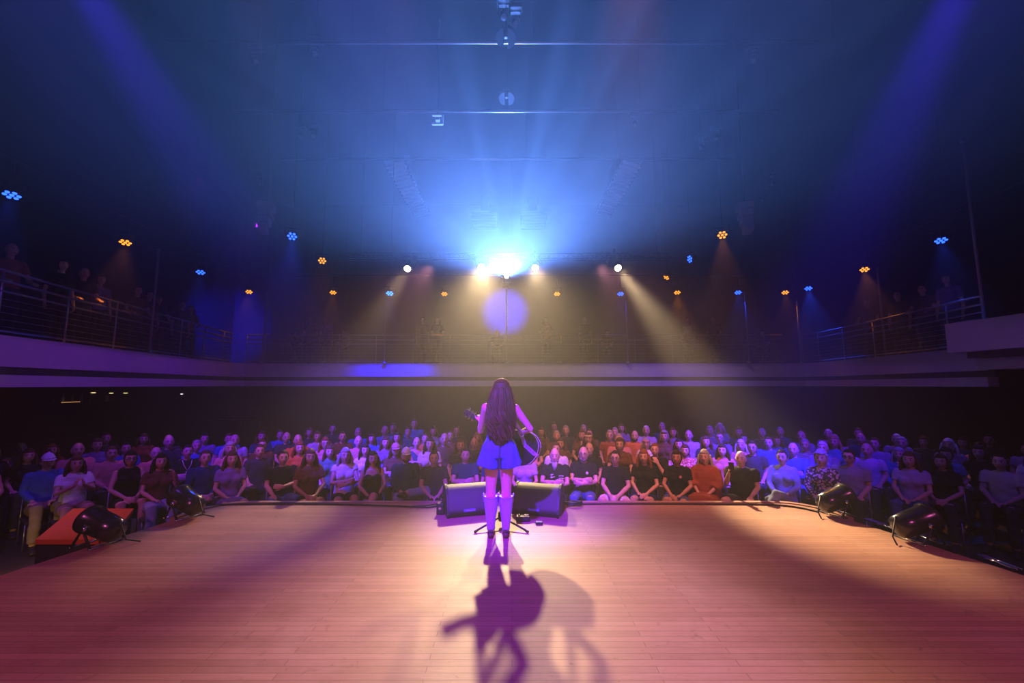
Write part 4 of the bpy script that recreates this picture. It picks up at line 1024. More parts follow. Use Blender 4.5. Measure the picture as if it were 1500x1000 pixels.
gb = mat('guitar_black', (.010, .010, .011), .22, spec=.6, coat=.3); ivory = mat('binding_ivory', (.70, .62, .58), .4)
obj('body', MB().prism(outl, .115, GM @ Matrix.Translation((0, 0, -.0575)), smooth=True), gb, guitar)
ou = [GM @ V((x * 1.004, y * 1.004, .0575)) for x, y in outl]; of = [GM @ V((x * 1.004, y * 1.004, -.0575)) for x, y in outl]
obj('back_binding', MB().tube(ou + ou[:1], .0032, 6), ivory, guitar); obj('front_binding', MB().tube(of + of[:1], .0032, 6), ivory, guitar)
spruce = mat('guitar_top_black', (.014, .013, .013), .25)
obj('sound_hole', MB().lathe([(.050, 0), (.056, .001), (.056, .002), (.0, .002)], 24, GM @ Matrix.Translation((.19, 0, -.0595))), mat('rosette', (.35, .30, .25), .4), guitar)
rose = mat('rosewood', (.06, .03, .02), .4)
obj('bridge', MB().join(MB().box((.035, 0, -.062), (.035, .16, .010), bev=.003), GM), rose, guitar)
obj('neck', MB().join(MB().tube([(.33, 0, -.040), (.37, 0, -.046), (.50, 0, -.048), (.70, 0, -.048)], [(.030, .025), (.027, .013), (.0245, .0115), (.0215, .011)], 14, side=(0, 1, 0)), GM), mat('neck_mahogany', (.20, .085, .045), .35), guitar)
obj('neck_lit_edge', MB().join(MB().tube([(.34, .0262, -.060), (.70, .0225, -.060)], .0035, 6), GM), ivory, guitar)  # pale strip stands in for light caught along the neck's edge
obj('fretboard', MB().join(MB().box((.46, 0, -.0625), (.48, .050, .006)), GM), rose, guitar)
hd = [(.70, .0215), (.725, .032), (.875, .038), (.885, .012), (.878, 0), (.885, -.012), (.875, -.038), (.725, -.032), (.70, -.0215)]
hs_ = obj('headstock', MB().prism(hd, .014, GM @ Matrix.Translation((0, 0, -.060)) @ Matrix.Translation((.70, 0, 0)) @ Matrix.Rotation(R(-10), 4, 'Y') @ Matrix.Translation((-.70, 0, 0))), mat('headstock_black', (.02, .016, .015), .3), guitar)
for s in (-1, 1):
    for k in range(3):
        x = .745 + k * .045; Mk = GM @ Matrix.Translation((x, s * .036, -.046 + (x - .70) * .17)) @ Matrix.Scale(.75, 4)
        obj('tuner', MB().join(MB().box((0, -s * .014, .006), (.018, .02, .012)).tube([(0, 0, .006), (0, s * .022, .006)], .003, 6).ell((0, s * .028, .006), (.008, .010, .005), 8, 6), Mk), chrome, hs_)
stg = MB()
for k in range(6): stg.tube([GM @ V((.035, -.027 + .0108 * k, -.070)), GM @ V((.70, -.018 + .0072 * k, -.068))], .0007, 4)
obj('string', stg, chrome, guitar)
obj('tail_pin', MB().join(MB().tube([(-.203, 0, 0), (-.225, 0, 0)], [.007, .010], 10), GM), chrome, guitar)
# strap: tail pin, across the back of the guitar, up her side and under the hair
inv = lambda q: q - Gtail       # singer space -> guitar space
sp = [GM @ V((-.222, 0, .0)), GM @ V((-.215, .012, .050)), GM @ V((-.16, .022, .066)), GM @ V((-.03, .045, .064)), inv(L(764, 636, .135)), inv(L(757, 622, .05)), inv(V((.165, -.075, 1.24))), inv(V((.10, -.115, 1.31))), inv(V((-.02, -.10, 1.39))), inv(V((-.09, -.04, 1.452))), inv(V((-.11, .04, 1.43))), inv(V((-.12, .12, 1.33))), inv(V((-.16, .2, 1.20)))]
def ribbon(pts, w, th, nrm, mi=0):
    mb = MB(); vs = []; N = len(pts)
    for i in range(N):
        t = (pts[min(i + 1, N - 1)] - pts[max(i - 1, 0)]).normalized(); n_ = V(nrm[i]); n_ = (n_ - t * n_.dot(t)).normalized(); s = t.cross(n_)
        for a, b in ((-1, -1), (1, -1), (1, 1), (-1, 1)): vs.append(pts[i] + s * (a * w / 2) + n_ * (b * th / 2))
    fs = [(i * 4 + k, i * 4 + (k + 1) % 4, i * 4 + 4 + (k + 1) % 4, i * 4 + 4 + k) for i in range(N - 1) for k in range(4)] + [(3, 2, 1, 0), tuple((N - 1) * 4 + k for k in range(4))]
    return mb.add(vs, fs, 0, False)
nr = [Gn] * 5 + [V((.6, -.8, 0)), V((.5, -.85, 0)), V((.2, -1, .1)), V((0, -.9, .4)), V((0, -.2, 1)), V((0, .6, .8)), V((0, 1, .3)), V((0, 1, .2))]
strap = obj('strap', ribbon(sp, .044, .004, nr), mat('strap_lilac', (.34, .26, .50), .7), guitar)
lt = MB(); glyph = [[(0, 0, 0, 1), (0, 1, .7, 1), (.7, 1, .7, .5), (0, .5, .7, .5)], [(0, 0, 0, 1), (0, 0, .7, 0)], [(0, 0, .35, 1), (.35, 1, .7, 0), (.18, .45, .52, .45)], [(0, 1, .35, .5), (.7, 1, .35, .5), (.35, .5, .35, 0)], [(0, 0, 0, 1), (0, 1, .7, 1), (0, .5, .5, .5), (0, 0, .7, 0)], [(0, 0, 0, 1), (0, 1, .7, 1), (.7, 1, .7, .5), (0, .5, .7, .5), (.3, .5, .7, 0)]]
for k, g in enumerate(glyph):
    for (a, b, c, d) in g:
        q = lambda x, y: GM @ V((-.17 + (k + x) * .0215, .0195 + (k + x) * .0038 + (y - .5) * .030, .0685))
        lt.tube([q(a, b), q(c, d)], .0021, 5)
obj('strap_lettering', lt, mat('strap_ink', (.05, .03, .10), .6), strap)
obj('buckle', MB().tube([inv(L(764, 636, .135)) + V((.028 * math.cos(t), -.012, .022 * math.sin(t))) for t in [2 * math.pi * k / 16 for k in range(17)]], .006, 8), chrome, strap)
obj('slide_ring', MB().tube([inv(L(768, 632, .14)) + V((.018 * math.cos(t), -.008, .026 * math.sin(t))) for t in [2 * math.pi * k / 16 for k in range(17)]], .005, 8), chrome, strap)
# ------------------------------------------------------------------ the audience
ROWS = [6.75, 7.63, 8.44, 9.2, 10.0, 10.8]; ORD = ['front', 'second', 'third', 'fourth', 'fifth', 'sixth']
def row_y(r, x): return ROWS[r] - .012 * x * x * (1 if r < 3 else .7)
FACE = (-.1, 1.8)
def on_row(px, r):
    x = (px - 750) / F * ROWS[r] * 1.02
    for _ in range(6): x = (px - 750) / F * row_y(r, x) * 1.024
    return x
# front row: px of the head, then looks
FR = [
 (20, 'person in pale pink long-sleeved shirt at the bar end of the front row', dict(sex='f', sleeve=1, top='pink', bot='black', hair='long', hc='dark', arms=('lap', 'lap'))),
 (96, 'man in white cap and blue shirt seated behind the orange board', dict(sleeve=1, top='blue', bot='khaki', hair='short', extra=[('cap', 'white')], arms=('knees', 'lap'))),
 (148, 'woman in white printed tee holding her hands up to her chin', dict(sex='f', top='white', bot='khaki', bottom='shorts', hair='long', hc='brown', arms=('clap', 'clap'))),
 (213, 'woman in black sleeveless top with hands clasped in her lap, beyond the orange board', dict(sex='f', sleeve=0, topk='tank', top='black', bot='black', bottom='shorts', hair='tied', hc='dark', arms=('clasp', 'clasp'), extra=[('glasses', '')])),
 (266, 'woman with long dark hair and brown top behind the stage-corner floor lamp', dict(sex='f', top='brown', bot='pale denim', hair='long', hc='dark', arms=('lap', 'phone'), sleeve=.6)),
 (316, 'man in navy jacket hunched at the rounded stage corner, bar side', dict(sleeve=1, top='navy', bot='charcoal', hair='short', hc='brown', arms=('clasp', 'clasp'))),
 (362, 'woman in purple patterned dress with bare knees', dict(sex='f', sleeve=.6, top='purple', bot='purple', bottom='skirt', hair='bob', hc='brown', arms=('lap', 'lap'))),
 (440, 'man in black tee leaning forward, blue jeans, near the long front cable', dict(top='black', bot='denim', hair='short', hc='dark', arms=('knees', 'cross2'), legs='wide', wide=1.06)),
 (480, 'woman in dark brown top with bare knees lit blue', dict(sex='f', top='brown', bot='black', bottom='shorts', hair='bob', hc='brown', arms=('clasp', 'clasp'), skin='tan')),
 (520, 'grey-haired woman in white top with arms folded low', dict(sex='f', sleeve=.3, top='white', bot='black', bottom='shorts', hair='bob', hc='grey', arms=('cross', 'cross2'))),
 (559, 'woman in black strapless top with long dark hair and bare shoulders', dict(sex='f', sleeve=0, topk='tube', top='black', bot='black', bottom='shorts', hair='long', hc='dark', arms=('lap', 'lap'), legs='cross')),
 (604, 'man in navy buttoned shirt and white cap with one ankle on his knee', dict(sleeve=1, top='navy', bot='pale denim', hair='short', extra=[('cap', 'white'), ('beard', 'brown')], arms=('lap', 'knees'), legs='figure4')),
 (644, 'man in charcoal shirt next to the man in navy with the white cap', dict(sleeve=.6, top='charcoal', bot='charcoal', hair='short', hc='dark', arms=('lap', 'lap'))),
 (682, 'dark-haired young man in navy tee above the first wedge monitor', dict(top='navy', bot='denim', hair='short', hc='dark', arms=('cross', 'cross2'))),
 (732, 'person in navy top mostly hidden behind the singer', dict(sex='f', top='navy', bot='black', hair='long', hc='dark', arms=('lap', 'lap'))),
 (772, 'person in pale lilac top partly behind the guitar', dict(sex='f', top='lilac', bot='black', hair='bob', hc='blond', arms=('lap', 'lap'), bottom='shorts')),
 (808, 'bald man with long grey beard, black tee with white print', dict(top='black', bot='charcoal', hair='fringe', hc='grey', arms=('cross', 'cross2'), extra=[('longbeard', 'grey'), ('print', '')], wide=1.06)),
 (848, 'bald man with glasses and grey beard, black polo with round badge, arms folded', dict(top='black', bot='denim', hair='fringe', hc='grey', arms=('cross', 'cross2'), extra=[('beard', 'grey'), ('glasses', ''), ('badge', '')])),
 (887, 'black-haired man with glasses, black tee and pale shorts, hands between knees', dict(top='black', bot='cream', bottom='shorts', hair='short', hc='dark', arms=('clasp', 'clasp'), legs='wide', extra=[('glasses', '')])),
 (934, 'red-haired woman in black tee and dark shorts, hands in lap', dict(sex='f', top='black', bot='navy', bottom='shorts', hair='long', hc='red', arms=('lap', 'clasp'))),
 (971, 'dark-haired woman with tied hair, black tee with small pink emblem', dict(sex='f', top='black', bot='denim', bottom='shorts', hair='tied', hc='dark', arms=('clasp', 'lap'), extra=[('badge', 'pink')], skin='tan')),
 (1006, 'grey-haired woman wrapped in rust-brown draped shawl and long skirt', dict(sex='f', sleeve=.9, topk='shawl', top='rust', bot='rust', bottom='gown', hair='bob', hc='grey', arms=('lap', 'lap'))),
 (1059, 'bald man in dark tee and shorts holding up a phone', dict(top='black', bot='charcoal', bottom='shorts', hair='bald', arms=('phone', 'knees'), legs='wide', wide=1.12, extra=[('phone', '')])),
 (1136, 'short-haired person in pale denim jacket and jeans, legs crossed', dict(sex='f', sleeve=1, top='pale denim', bot='pale denim', hair='short', hc='dark', arms=('lap', 'lap'), legs='cross')),
 (1172, 'curly-haired woman in black and white patterned top', dict(sex='f', sleeve=1, top='floral', bot='black', hair='curly', hc='grey', arms=('lap', 'lap'))),
 (1226, 'heavy-set man with glasses in grey tee behind the stage-corner lamp', dict(top='grey', bot='charcoal', hair='short', hc='dark', arms=('knees', 'knees'), wide=1.14, extra=[('glasses', '')])),
 (1300, 'woman with bobbed hair in lilac shirt and blue jeans, between two floor lamps', dict(sex='f', sleeve=.6, top='lilac', bot='denim', hair='bob', hc='brown', arms=('lap', 'lap'), wide=1.05)),
 (1356, 'person in black with long dark hair, behind the large floor lamp', dict(sex='f', top='black', bot='charcoal', hair='long', hc='dark', arms=('clasp', 'clasp'))),
 (1425, 'person in pale shirt at the dim end of the front row, far from the bar', dict(sleeve=.6, top='cream', bot='charcoal', hair='short', hc='dark', arms=('lap', 'lap'))),
]
# further rows: (px, head-top py, looks)
def g(*a): return a
RR = [
 # second row
 (110, 1, dict(top='black', hair='short', extra=[('cap', 'white')])), (179, 1, dict(top='charcoal', arms=('phone', 'phone'), hair='short', hc='brown')), (236, 1, dict(sex='f', top='black', hair='bob', hc='brown')),
 (279, 1, dict(top='pink', sleeve=1, hair='fringe', hc='grey', arms=('lap', 'chin'))), (333, 1, dict(top='pink', sleeve=1, hair='short', hc='brown')), (371, 1, dict(top='salmon', hair='fringe', hc='grey', skin='pink')),
 (409, 1, dict(top='black', hair='short', hc='dark', arms=('cross', 'cross2'), extra=[('lanyard', '')], skin='pink')), (446, 1, dict(sex='f', top='pink', hair='bob', hc='grey')), (472, 1, dict(top='charcoal', hair='short', hc='brown')),
 (504, 1, dict(sex='f', top='orange', hair='bob', hc='red', skin='pink')), (545, 1, dict(sex='f', top='green', hair='long', hc='brown')), (589, 1, dict(sex='f', top='white', hair='long', hc='dark')), (622, 1, dict(sex='f', top='brown', hair='bob', hc='brown', extra=[('cap', 'pink')])),
 (656, 1, dict(sex='f', top='cream', hair='long', hc='dark')), (694, 1, dict(sex='f', top='charcoal', hair='long', hc='brown')), (730, 1, dict(top='navy', hair='short')),
 (796, 1, dict(top='pink', hair='fringe', hc='grey')), (820, 1, dict(top='white', hair='short', hc='brown')), (836, 1, dict(top='black', hair='bald', extra=[('beard', 'grey')])), (876, 1, dict(sex='f', top='brown', hair='tied', hc='brown')), (910, 1, dict(top='black', hair='short', hc='red', arms=('lap', 'chin'), skin='pink')),
 (947, 1, dict(sex='f', top='pink floral', hair='tied', hc='brown', skin='pink')), (986, 1, dict(sex='f', top='salmon', hair='long', hc='dark', skin='pink')), (1023, 1, dict(top='charcoal', hair='short', hc='dark', extra=[('glasses', '')])),
 (1091, 1, dict(top='blue', hair='fringe', hc='grey', arms=('cross', 'cross2'), sleeve=1, bot='denim')), (1131, 1, dict(top='purple', hair='short', hc='white', arms=('lap', 'chin'), sleeve=1)), (1170, 1, dict(top='lilac', hair='fringe', hc='white')), (1201, 1, dict(sex='f', top='blue', hair='bob', hc='grey', arms=('lap', 'chin'), sleeve=1)),
 (1252, 1, dict(sex='f', top='blue', hair='curly', hc='dark')), (1268, 1, dict(sex='f', top='black', hair='long', hc='dark')), (1335, 1, dict(sex='f', top='lilac', hair='long', hc='brown')), (1369, 1, dict(sex='f', top='navy', hair='bob', hc='dark')), (1396, 1, dict(top='grey', hair='short', hc='dark')), (1434, 1, dict(top='blue', hair='short', hc='brown')),
 # third row
 (214, 2, dict(top='brown', hair='fringe', hc='brown', skin='pink')), (250, 2, dict(top='pink', sleeve=1, hair='bald', skin='pink')), (303, 2, dict(sex='f', top='rust', hair='long', hc='red')), (330, 2, dict(sex='f', top='purple', hair='tied')), (357, 2, dict(top='blue', hair='short', hc='dark')),
 (404, 2, dict(top='charcoal', hair='bald', skin='pink')), (436, 2, dict(top='blue', sleeve=1, hair='short', hc='grey', arms=('cross', 'cross2'))), (459, 2, dict(top='lilac', hair='bald')), (486, 2, dict(top='brown', hair='short', hc='brown', extra=[('glasses', '')])), (516, 2, dict(top='orange', hair='fringe', hc='brown', skin='pink')),
 (549, 2, dict(sex='f', top='pink', hair='long', hc='red', extra=[('glasses', '')], skin='pink')), (566, 2, dict(top='salmon', hair='bald', skin='pink', sleeve=1)), (590, 2, dict(sex='f', top='purple', hair='bob', hc='brown')), (637, 2, dict(top='salmon', hair='fringe', hc='brown', skin='pink', extra=[('bag', '')])),
 (661, 2, dict(top='brown', hair='bald')), (695, 2, dict(top='charcoal', hair='fringe', hc='grey')), (789, 2, dict(top='brown', hair='bald')), (807, 2, dict(top='charcoal', hair='bald', skin='pink')), (851, 2, dict(sex='f', top='brown', hair='bob', hc='brown')), 
 (869, 2, dict(sex='f', top='black', hair='bob', hc='brown', extra=[('band', 'cream'), ('badge', '')])), (890, 2, dict(top='pink', hair='short', hc='grey', skin='pink')), (924, 2, dict(sex='f', top='white', hair='bob', hc='grey', extra=[('band', 'pink')])), (943, 2, dict(sex='f', top='brown', hair='long', hc='dark')), (961, 2, dict(sex='f', top='charcoal', hair='long', hc='brown')), (984, 2, dict(sex='f', top='pink', hair='bob', hc='white')),
 (1012, 2, dict(top='blue', hair='short', hc='brown')), (1036, 2, dict(top='striped', hair='short', hc='grey', arms=('lap', 'clasp'), sleeve=1)), (1075, 2, dict(sex='f', top='blue', hair='long', hc='blond')), (1110, 2, dict(top='purple', hair='short', hc='brown')), (1150, 2, dict(top='charcoal', hair='short', hc='grey')), (1190, 2, dict(sex='f', top='purple', hair='bob', hc='white')), (1230, 2, dict(top='pink', hair='short', hc='dark')), (1282, 2, dict(top='lilac', hair='short', hc='dark')), (1352, 2, dict(top='blue', hair='short', hc='dark')), (1390, 2, dict(sex='f', top='blue', hair='tied', hc='dark')),
 # fourth row
 (275, 3, dict(top='charcoal', hair='short')), (318, 3, dict(sex='f', top='rust', hair='bob')), (392, 3, dict(top='charcoal', hair='bald')), (425, 3, dict(top='purple', hair='short', hc='dark')), (485, 3, dict(top='blue', hair='short', hc='brown')), (499, 3, dict(sex='f', top='navy', hair='bob')), (527, 3, dict(top='charcoal', hair='fringe', hc='grey')), (575, 3, dict(sex='f', top='lilac', hair='tied', hc='brown', sleeve=1)), (588, 3, dict(top='brown', hair='short')), (602, 3, dict(sex='f', top='blue', hair='long', hc='dark')),
 (621, 3, dict(sex='f', top='charcoal', hair='long', hc='dark')), (644, 3, dict(top='orange', hair='short', hc='brown', skin='pink')), (670, 3, dict(top='brown', hair='short', hc='brown')), (700, 3, dict(sex='f', top='brown', hair='bob', hc='blond')), (787, 3, dict(sex='f', top='cream', hair='bob', hc='blond')), (814, 3, dict(top='charcoal', hair='bald', skin='pink')), (829, 3, dict(top='brown', hair='short', hc='grey')), (842, 3, dict(sex='f', top='brown', hair='long', hc='brown', arms=('lap', 'chin'), skin='pink')),
 (886, 3, dict(top='rust', hair='short', hc='grey')), (898, 3, dict(top='orange', hair='bald', skin='pink', extra=[('beard', 'brown')])), (917, 3, dict(sex='f', top='brown', hair='bob', extra=[('hood', 'grey')])), (951, 3, dict(top='lilac', hair='bald')), (970, 3, dict(top='purple', hair='short', hc='brown', extra=[('glasses', '')])), (1000, 3, dict(sex='f', top='navy', hair='bob', hc='dark')), (1023, 3, dict(sex='f', top='blue', hair='bob', hc='brown')), (1055, 3, dict(top='purple', hair='bald')), (1090, 3, dict(top='purple', hair='short', hc='grey')), (1128, 3, dict(top='navy', hair='fringe', hc='grey')), (1163, 3, dict(top='purple', hair='short', hc='white')), (1227, 3, dict(sex='f', top='charcoal', hair='curly', hc='brown')), (1262, 3, dict(sex='f', top='navy', hair='bob')), (1300, 3, dict(top='charcoal', hair='short', hc='brown', skin='pink')),
 # fifth row
 (430, 4, dict(top='blue', hair='short')), (460, 4, dict(sex='f', top='charcoal', hair='bob')), (550, 4, dict(top='blue', hair='short', hc='grey')), (561, 4, dict(top='blue', hair='bald')), (605, 4, dict(top='navy', hair='short', hc='brown')), (640, 4, dict(sex='f', top='grey', hair='long')), (665, 4, dict(top='charcoal', hair='short')), (795, 4, dict(sex='f', top='brown', hair='bob')), (826, 4, dict(top='charcoal', hair='short', hc='grey')), (862, 4, dict(top='brown', hair='short', hc='brown', skin='pink')), (887, 4, dict(top='charcoal', hair='short', hc='grey')), (940, 4, dict(top='lilac', hair='short', hc='white')), (975, 4, dict(sex='f', top='purple', hair='bob')), (1034, 4, dict(top='purple', hair='short', hc='grey')), (1070, 4, dict(sex='f', top='navy', hair='long')), (1097, 4, dict(top='charcoal', hair='short', hc='grey')), (1191, 4, dict(top='purple', hair='short', hc='white')), (1240, 4, dict(top='charcoal', hair='short', skin='pink')), 
 # sixth row
 (500, 5, dict(top='charcoal', hair='short')), (585, 5, dict(sex='f', top='navy', hair='bob')), (610, 5, dict(top='blue', hair='short', hc='brown', scale=1.12)), (810, 5, dict(top='charcoal', hair='short')), (850, 5, dict(top='brown', hair='short', hc='grey')), (905, 5, dict(sex='f', top='purple', hair='bob')), (960, 5, dict(top='navy', hair='short', hc='grey')), (1045, 5, dict(sex='f', top='purple', hair='bob', hc='grey')), (1125, 5, dict(top='navy', hair='short', hc='grey')),
]
HN = {'short': 'short {c} hair', 'bald': 'bald head', 'fringe': 'bald crown and {c} sides', 'curly': 'curly {c} hair', 'bob': 'bobbed {c} hair', 'long': 'long {c} hair', 'tied': 'tied-back {c} hair'}
rows = {r: [] for r in range(6)}
for px, lab, kw in FR: rows[0].append([on_row(px, 0), lab, kw])
for px, r, kw in RR: rows[r].append([on_row(px, r), None, kw])
for r, L_ in rows.items():
    L_.sort(key=lambda q: q[0]); gap = .58 if r else .48
    for _ in range(900):
        for i in range(len(L_) - 1):
            g_ = gap - (L_[i + 1][0] - L_[i][0])
            if g_ > 1e-4: L_[i][0] -= g_ / 2; L_[i + 1][0] += g_ / 2
jr = random.Random(3); seen = {}
BACKS = {('m', 0): ('lap', 'lap'), ('f', 0): ('lap', 'lap')}
chair_proto = None
def chair(x, y, rz, label):
    global chair_proto
    if chair_proto is None:
        e = empty('chair', (x, y, FLOOR), label, 'chair', 'black chairs of the front row', rz)
        fab = mat('chair_fabric', (.025, .02, .022), .8); leg = mat('chair_leg_metal', (.30, .30, .32), .35, .8)
        obj('seat', MB().box((0, -.05, .375), (.38, .42, .045), bev=.015), fab, e)
        obj('backrest', MB().join(MB().box((0, .23, .68), (.34, .03, .30), Matrix.Rotation(R(-8), 3, 'X'), bev=.012)), fab, e)
        for s in (-1, 1):
            obj('leg', MB().tube([(s * .18, -.24, 0), (s * .18, -.23, .37)], .011, 8), leg, e)
            obj('leg', MB().tube([(s * .18, .20, 0), (s * .18, .175, .40), (s * .165, .245, .80)], .011, 8), leg, e)
        chair_proto = e; return e
    e = chair_proto.copy(); COL.objects.link(e); e.location = (x, y, FLOOR); e.rotation_euler = (0, 0, rz); e['label'] = label
    for c in list(chair_proto.children):
        d = c.copy(); COL.objects.link(d); d.parent = e
    return e
def rest(sex, kw, r):
    """keep the number of different body shapes small in the far rows"""
    k = dict(kw); k.setdefault('sex', 'm')
    if r:
        k.setdefault('bot', 'charcoal')
        k['sleeve'] = 1 if k.get('sleeve') == 1 else .62
    return k
for r, L_ in rows.items():
    for i, (x, lab, kw) in enumerate(L_):
        y = row_y(r, x) + (.07 if i % 2 else -.07) + jr.uniform(-.02, .02)
        k = rest(None, kw, r)
        if lab is None:
            hd_ = HN[k.get('hair', 'short')].format(c=k.get('hc', 'brown')); ex = [q[0] for q in k.get('extra', ())]
            ac = {'cap': 'a %s cap', 'glasses': 'glasses', 'beard': 'a beard', 'band': 'a headband', 'hood': 'a hood up', 'bag': 'a navy sling bag', 'badge': 'a badge', 'lanyard': 'a pale lanyard'}
            what = 'person with ' + hd_ + (', ' + (ac[ex[0]] % k['extra'][0][1] if '%' in ac[ex[0]] else ac[ex[0]]) if ex and ex[0] in ac else '') + ' in ' + k['top'] + ' top'
            lab = what + ', %s row' % ORD[r]; n_ = len(lab.split())
            if lab in seen:
                lab = what + ', %s row, seat %d from the bar end' % (ORD[r], i + 1)
                if len(lab.split()) > 16: lab = lab.replace(' from the bar end', ' from bar end')
                if len(lab.split()) > 16: lab = lab.replace('person with ', '')
            seen[lab] = 1
        if r and 'arms' not in k: k['arms'] = jr.choice((('lap', 'lap'), ('clasp', 'clasp'), ('side', 'side'), ('cross', 'cross2'), ('side', 'side')))
        sc_ = k.pop('scale', jr.uniform(.96, 1.05) if r else jr.uniform(.98, 1.02))
        o = person(x, y, FLOOR, FACE, lab, group='audience in the %s row' % ORD[r], scale=sc_, **k)
        if r == 0: chair(x, y, o.rotation_euler.z, 'black chair under the ' + ' '.join(lab.replace('person', 'spectator', 1).split()[:12]))
        for nm, cc in k.get('extra', ()):
            hcz = 1.235
            if nm == 'phone':
                w = ARMS['phone'][1]; ph = obj('phone', MB().box((0, 0, 0), (.075, .009, .15), bev=.004), mat('phone_black', (.02, .02, .022), .2), None)
                ph.location = o.matrix_basis @ V((-(w[0] * .79 - .055), w[1] - .075, .52 + (w[2] - .5) * .89 + .10)); ph.rotation_euler = (R(8), 0, o.rotation_euler.z); tag(ph, 'dark phone held up by the bald man in the front row', 'phone')
            if nm == 'badge':
                c_ = (.75, .72, .70) if cc != 'pink' else (.70, .28, .25)
                sh_ = [c for c in o.children if c.name.startswith('shirt')][0]
                obj('badge', MB().lathe([(.022, 0), (.022, .006), (.016, .009)], 14, Matrix.Translation((.06, -.112 if k['sex'] == 'm' else -.135, .90)) @ Matrix.Rotation(R(90), 4, 'X')), mat('badge_%s' % (cc or 'white'), c_, .4), sh_)
            if nm == 'print':
                sh_ = [c for c in o.children if c.name.startswith('shirt')][0]; pr = MB(); q_ = random.Random(4)
                for j in range(16):
                    xx = q_.uniform(-.10, .08); zz = .91 - .012 * j; ww_ = q_.uniform(.03, .09)
                    pr.tube([(xx, -.118 - .05 * max(0, .82 - zz) + abs(xx) * .12, zz), (xx + ww_ * .5, -.122 - .05 * max(0, .82 - zz) + abs(xx + ww_ * .5) * .1, zz + q_.uniform(-.01, .01)), (xx + ww_, -.118 - .05 * max(0, .82 - zz) + abs(xx + ww_) * .12, zz)], .006, 5)
                obj('chest_print', pr, mat('print_white', (.70, .68, .70), .7), sh_)
            if nm == 'lanyard':
                sh_ = [c for c in o.children if c.name.startswith('shirt')][0]
                obj('lanyard', MB().tube([(-.07, -.05, 1.04), (-.05, -.11, .96), (.0, -.135, .87), (.05, -.11, .96), (.07, -.05, 1.04)], .006, 6).box((0, -.142, .83), (.05, .006, .07)), mat('lanyard_white', (.75, .70, .62), .6), sh_)
            if nm == 'bag':
                sh_ = [c for c in o.children if c.name.startswith('shirt')][0]
                obj('sling_bag', MB().tube([(-.12, -.09, 1.01), (-.02, -.155, .89), (.12, -.15, .72)], [(.03, .012), (.06, .03), (.05, .03)], 12, side=(1, 0, .4)), mat('bag_navy', (.02, .03, .09), .7), sh_)

# ------------------------------------------------------------------ people on the balcony, dim
BALC = 2.33
bal_people = [ # (px, Y, x offset inward) left wing stand along the rail; rear ones behind the rail
]
bi = 0; names = ['first', 'second', 'third', 'fourth', 'fifth', 'sixth', 'seventh', 'eighth', 'ninth', 'tenth', 'eleventh', 'twelfth', 'thirteenth', 'fourteenth']
tops = ['charcoal', 'navy', 'rust', 'black', 'black', 'purple', 'brown', 'brown', 'navy', 'charcoal', 'rust', 'charcoal', 'black', 'navy']
hairs = [('short', 'dark'), ('bob', 'brown'), ('bald', 'brown'), ('long', 'dark'), ('short', 'grey'), ('tied', 'brown'), ('short', 'brown')]
def balc(x, y, lab, i, stand=True):
    h, c_ = hairs[i % 7]; f_ = 'f' if h in ('bob', 'long', 'tied') else 'm'
    person(x, y, BALC, FACE if y > 12 else (0, 4.5), lab, sex=f_, arms=('rail', 'rail') if (i % 2 == 0 and stand) else (('hang', 'hang') if stand else ('lap', 'lap')), sleeve=.62, top=tops[i % 14], bot='charcoal', hair=h, hc=c_, stand=stand, group='onlookers on the balcony', scale=.97 + .02 * (i % 3))
for i, y in enumerate((5.1, 6.0, 6.9, 7.6, 8.3, 8.95, 9.75, 10.4, 11.0, 11.6, 12.3)):
    t = np.interp(y, [2.4, 5.83, 9.3, 12.7], [-6.55, -7.33, -8.17, -8.92])
    balc(t - .80 - .15 * (i % 3), y, 'onlooker in %s top on the balcony over the bar, %s from the stage end' % (tops[i % 14], names[i]), i)
for i, px in enumerate((430, 452, 476, 502, 618, 640, 728, 800, 858, 890, 1010, 1048, 1120)):
    y = 14.3 + .15 * (i % 3); x = (px - 750) / F * y
    balc(x, y, '%s onlooker along the rear balcony counted from the bar side, in %s top' % (names[i], tops[(i + 3) % 14]), i + 3, stand=(i % 3 != 0))
for i, y in enumerate((8.9, 9.6, 10.4, 11.5)):
    t = np.interp(y, [7.5, 8.35, 10.6, 13.0], [8.7, 8.9, 9.35, 9.72])
    balc(t + .65, y, 'onlooker in %s top on the balcony opposite the bar, %s from the side box' % (tops[(i + 5) % 14], names[i]), i + 5)
# ------------------------------------------------------------------ haze and light
w = bpy.data.worlds.new('world'); scn.world = w; w.use_nodes = True; nt = w.node_tree
nt.nodes['Background'].inputs['Color'].default_value = (0, 0, 0, 1); nt.nodes['Background'].inputs['Strength'].default_value = 0
vs = nt.nodes.new('ShaderNodeVolumeScatter'); vs.inputs['Density'].default_value = .0100; vs.inputs['Anisotropy'].default_value = .55; vs.inputs['Color'].default_value = (1, 1, 1, 1)
nt.links.new(vs.outputs['Volume'], nt.nodes['World Output'].inputs['Volume'])

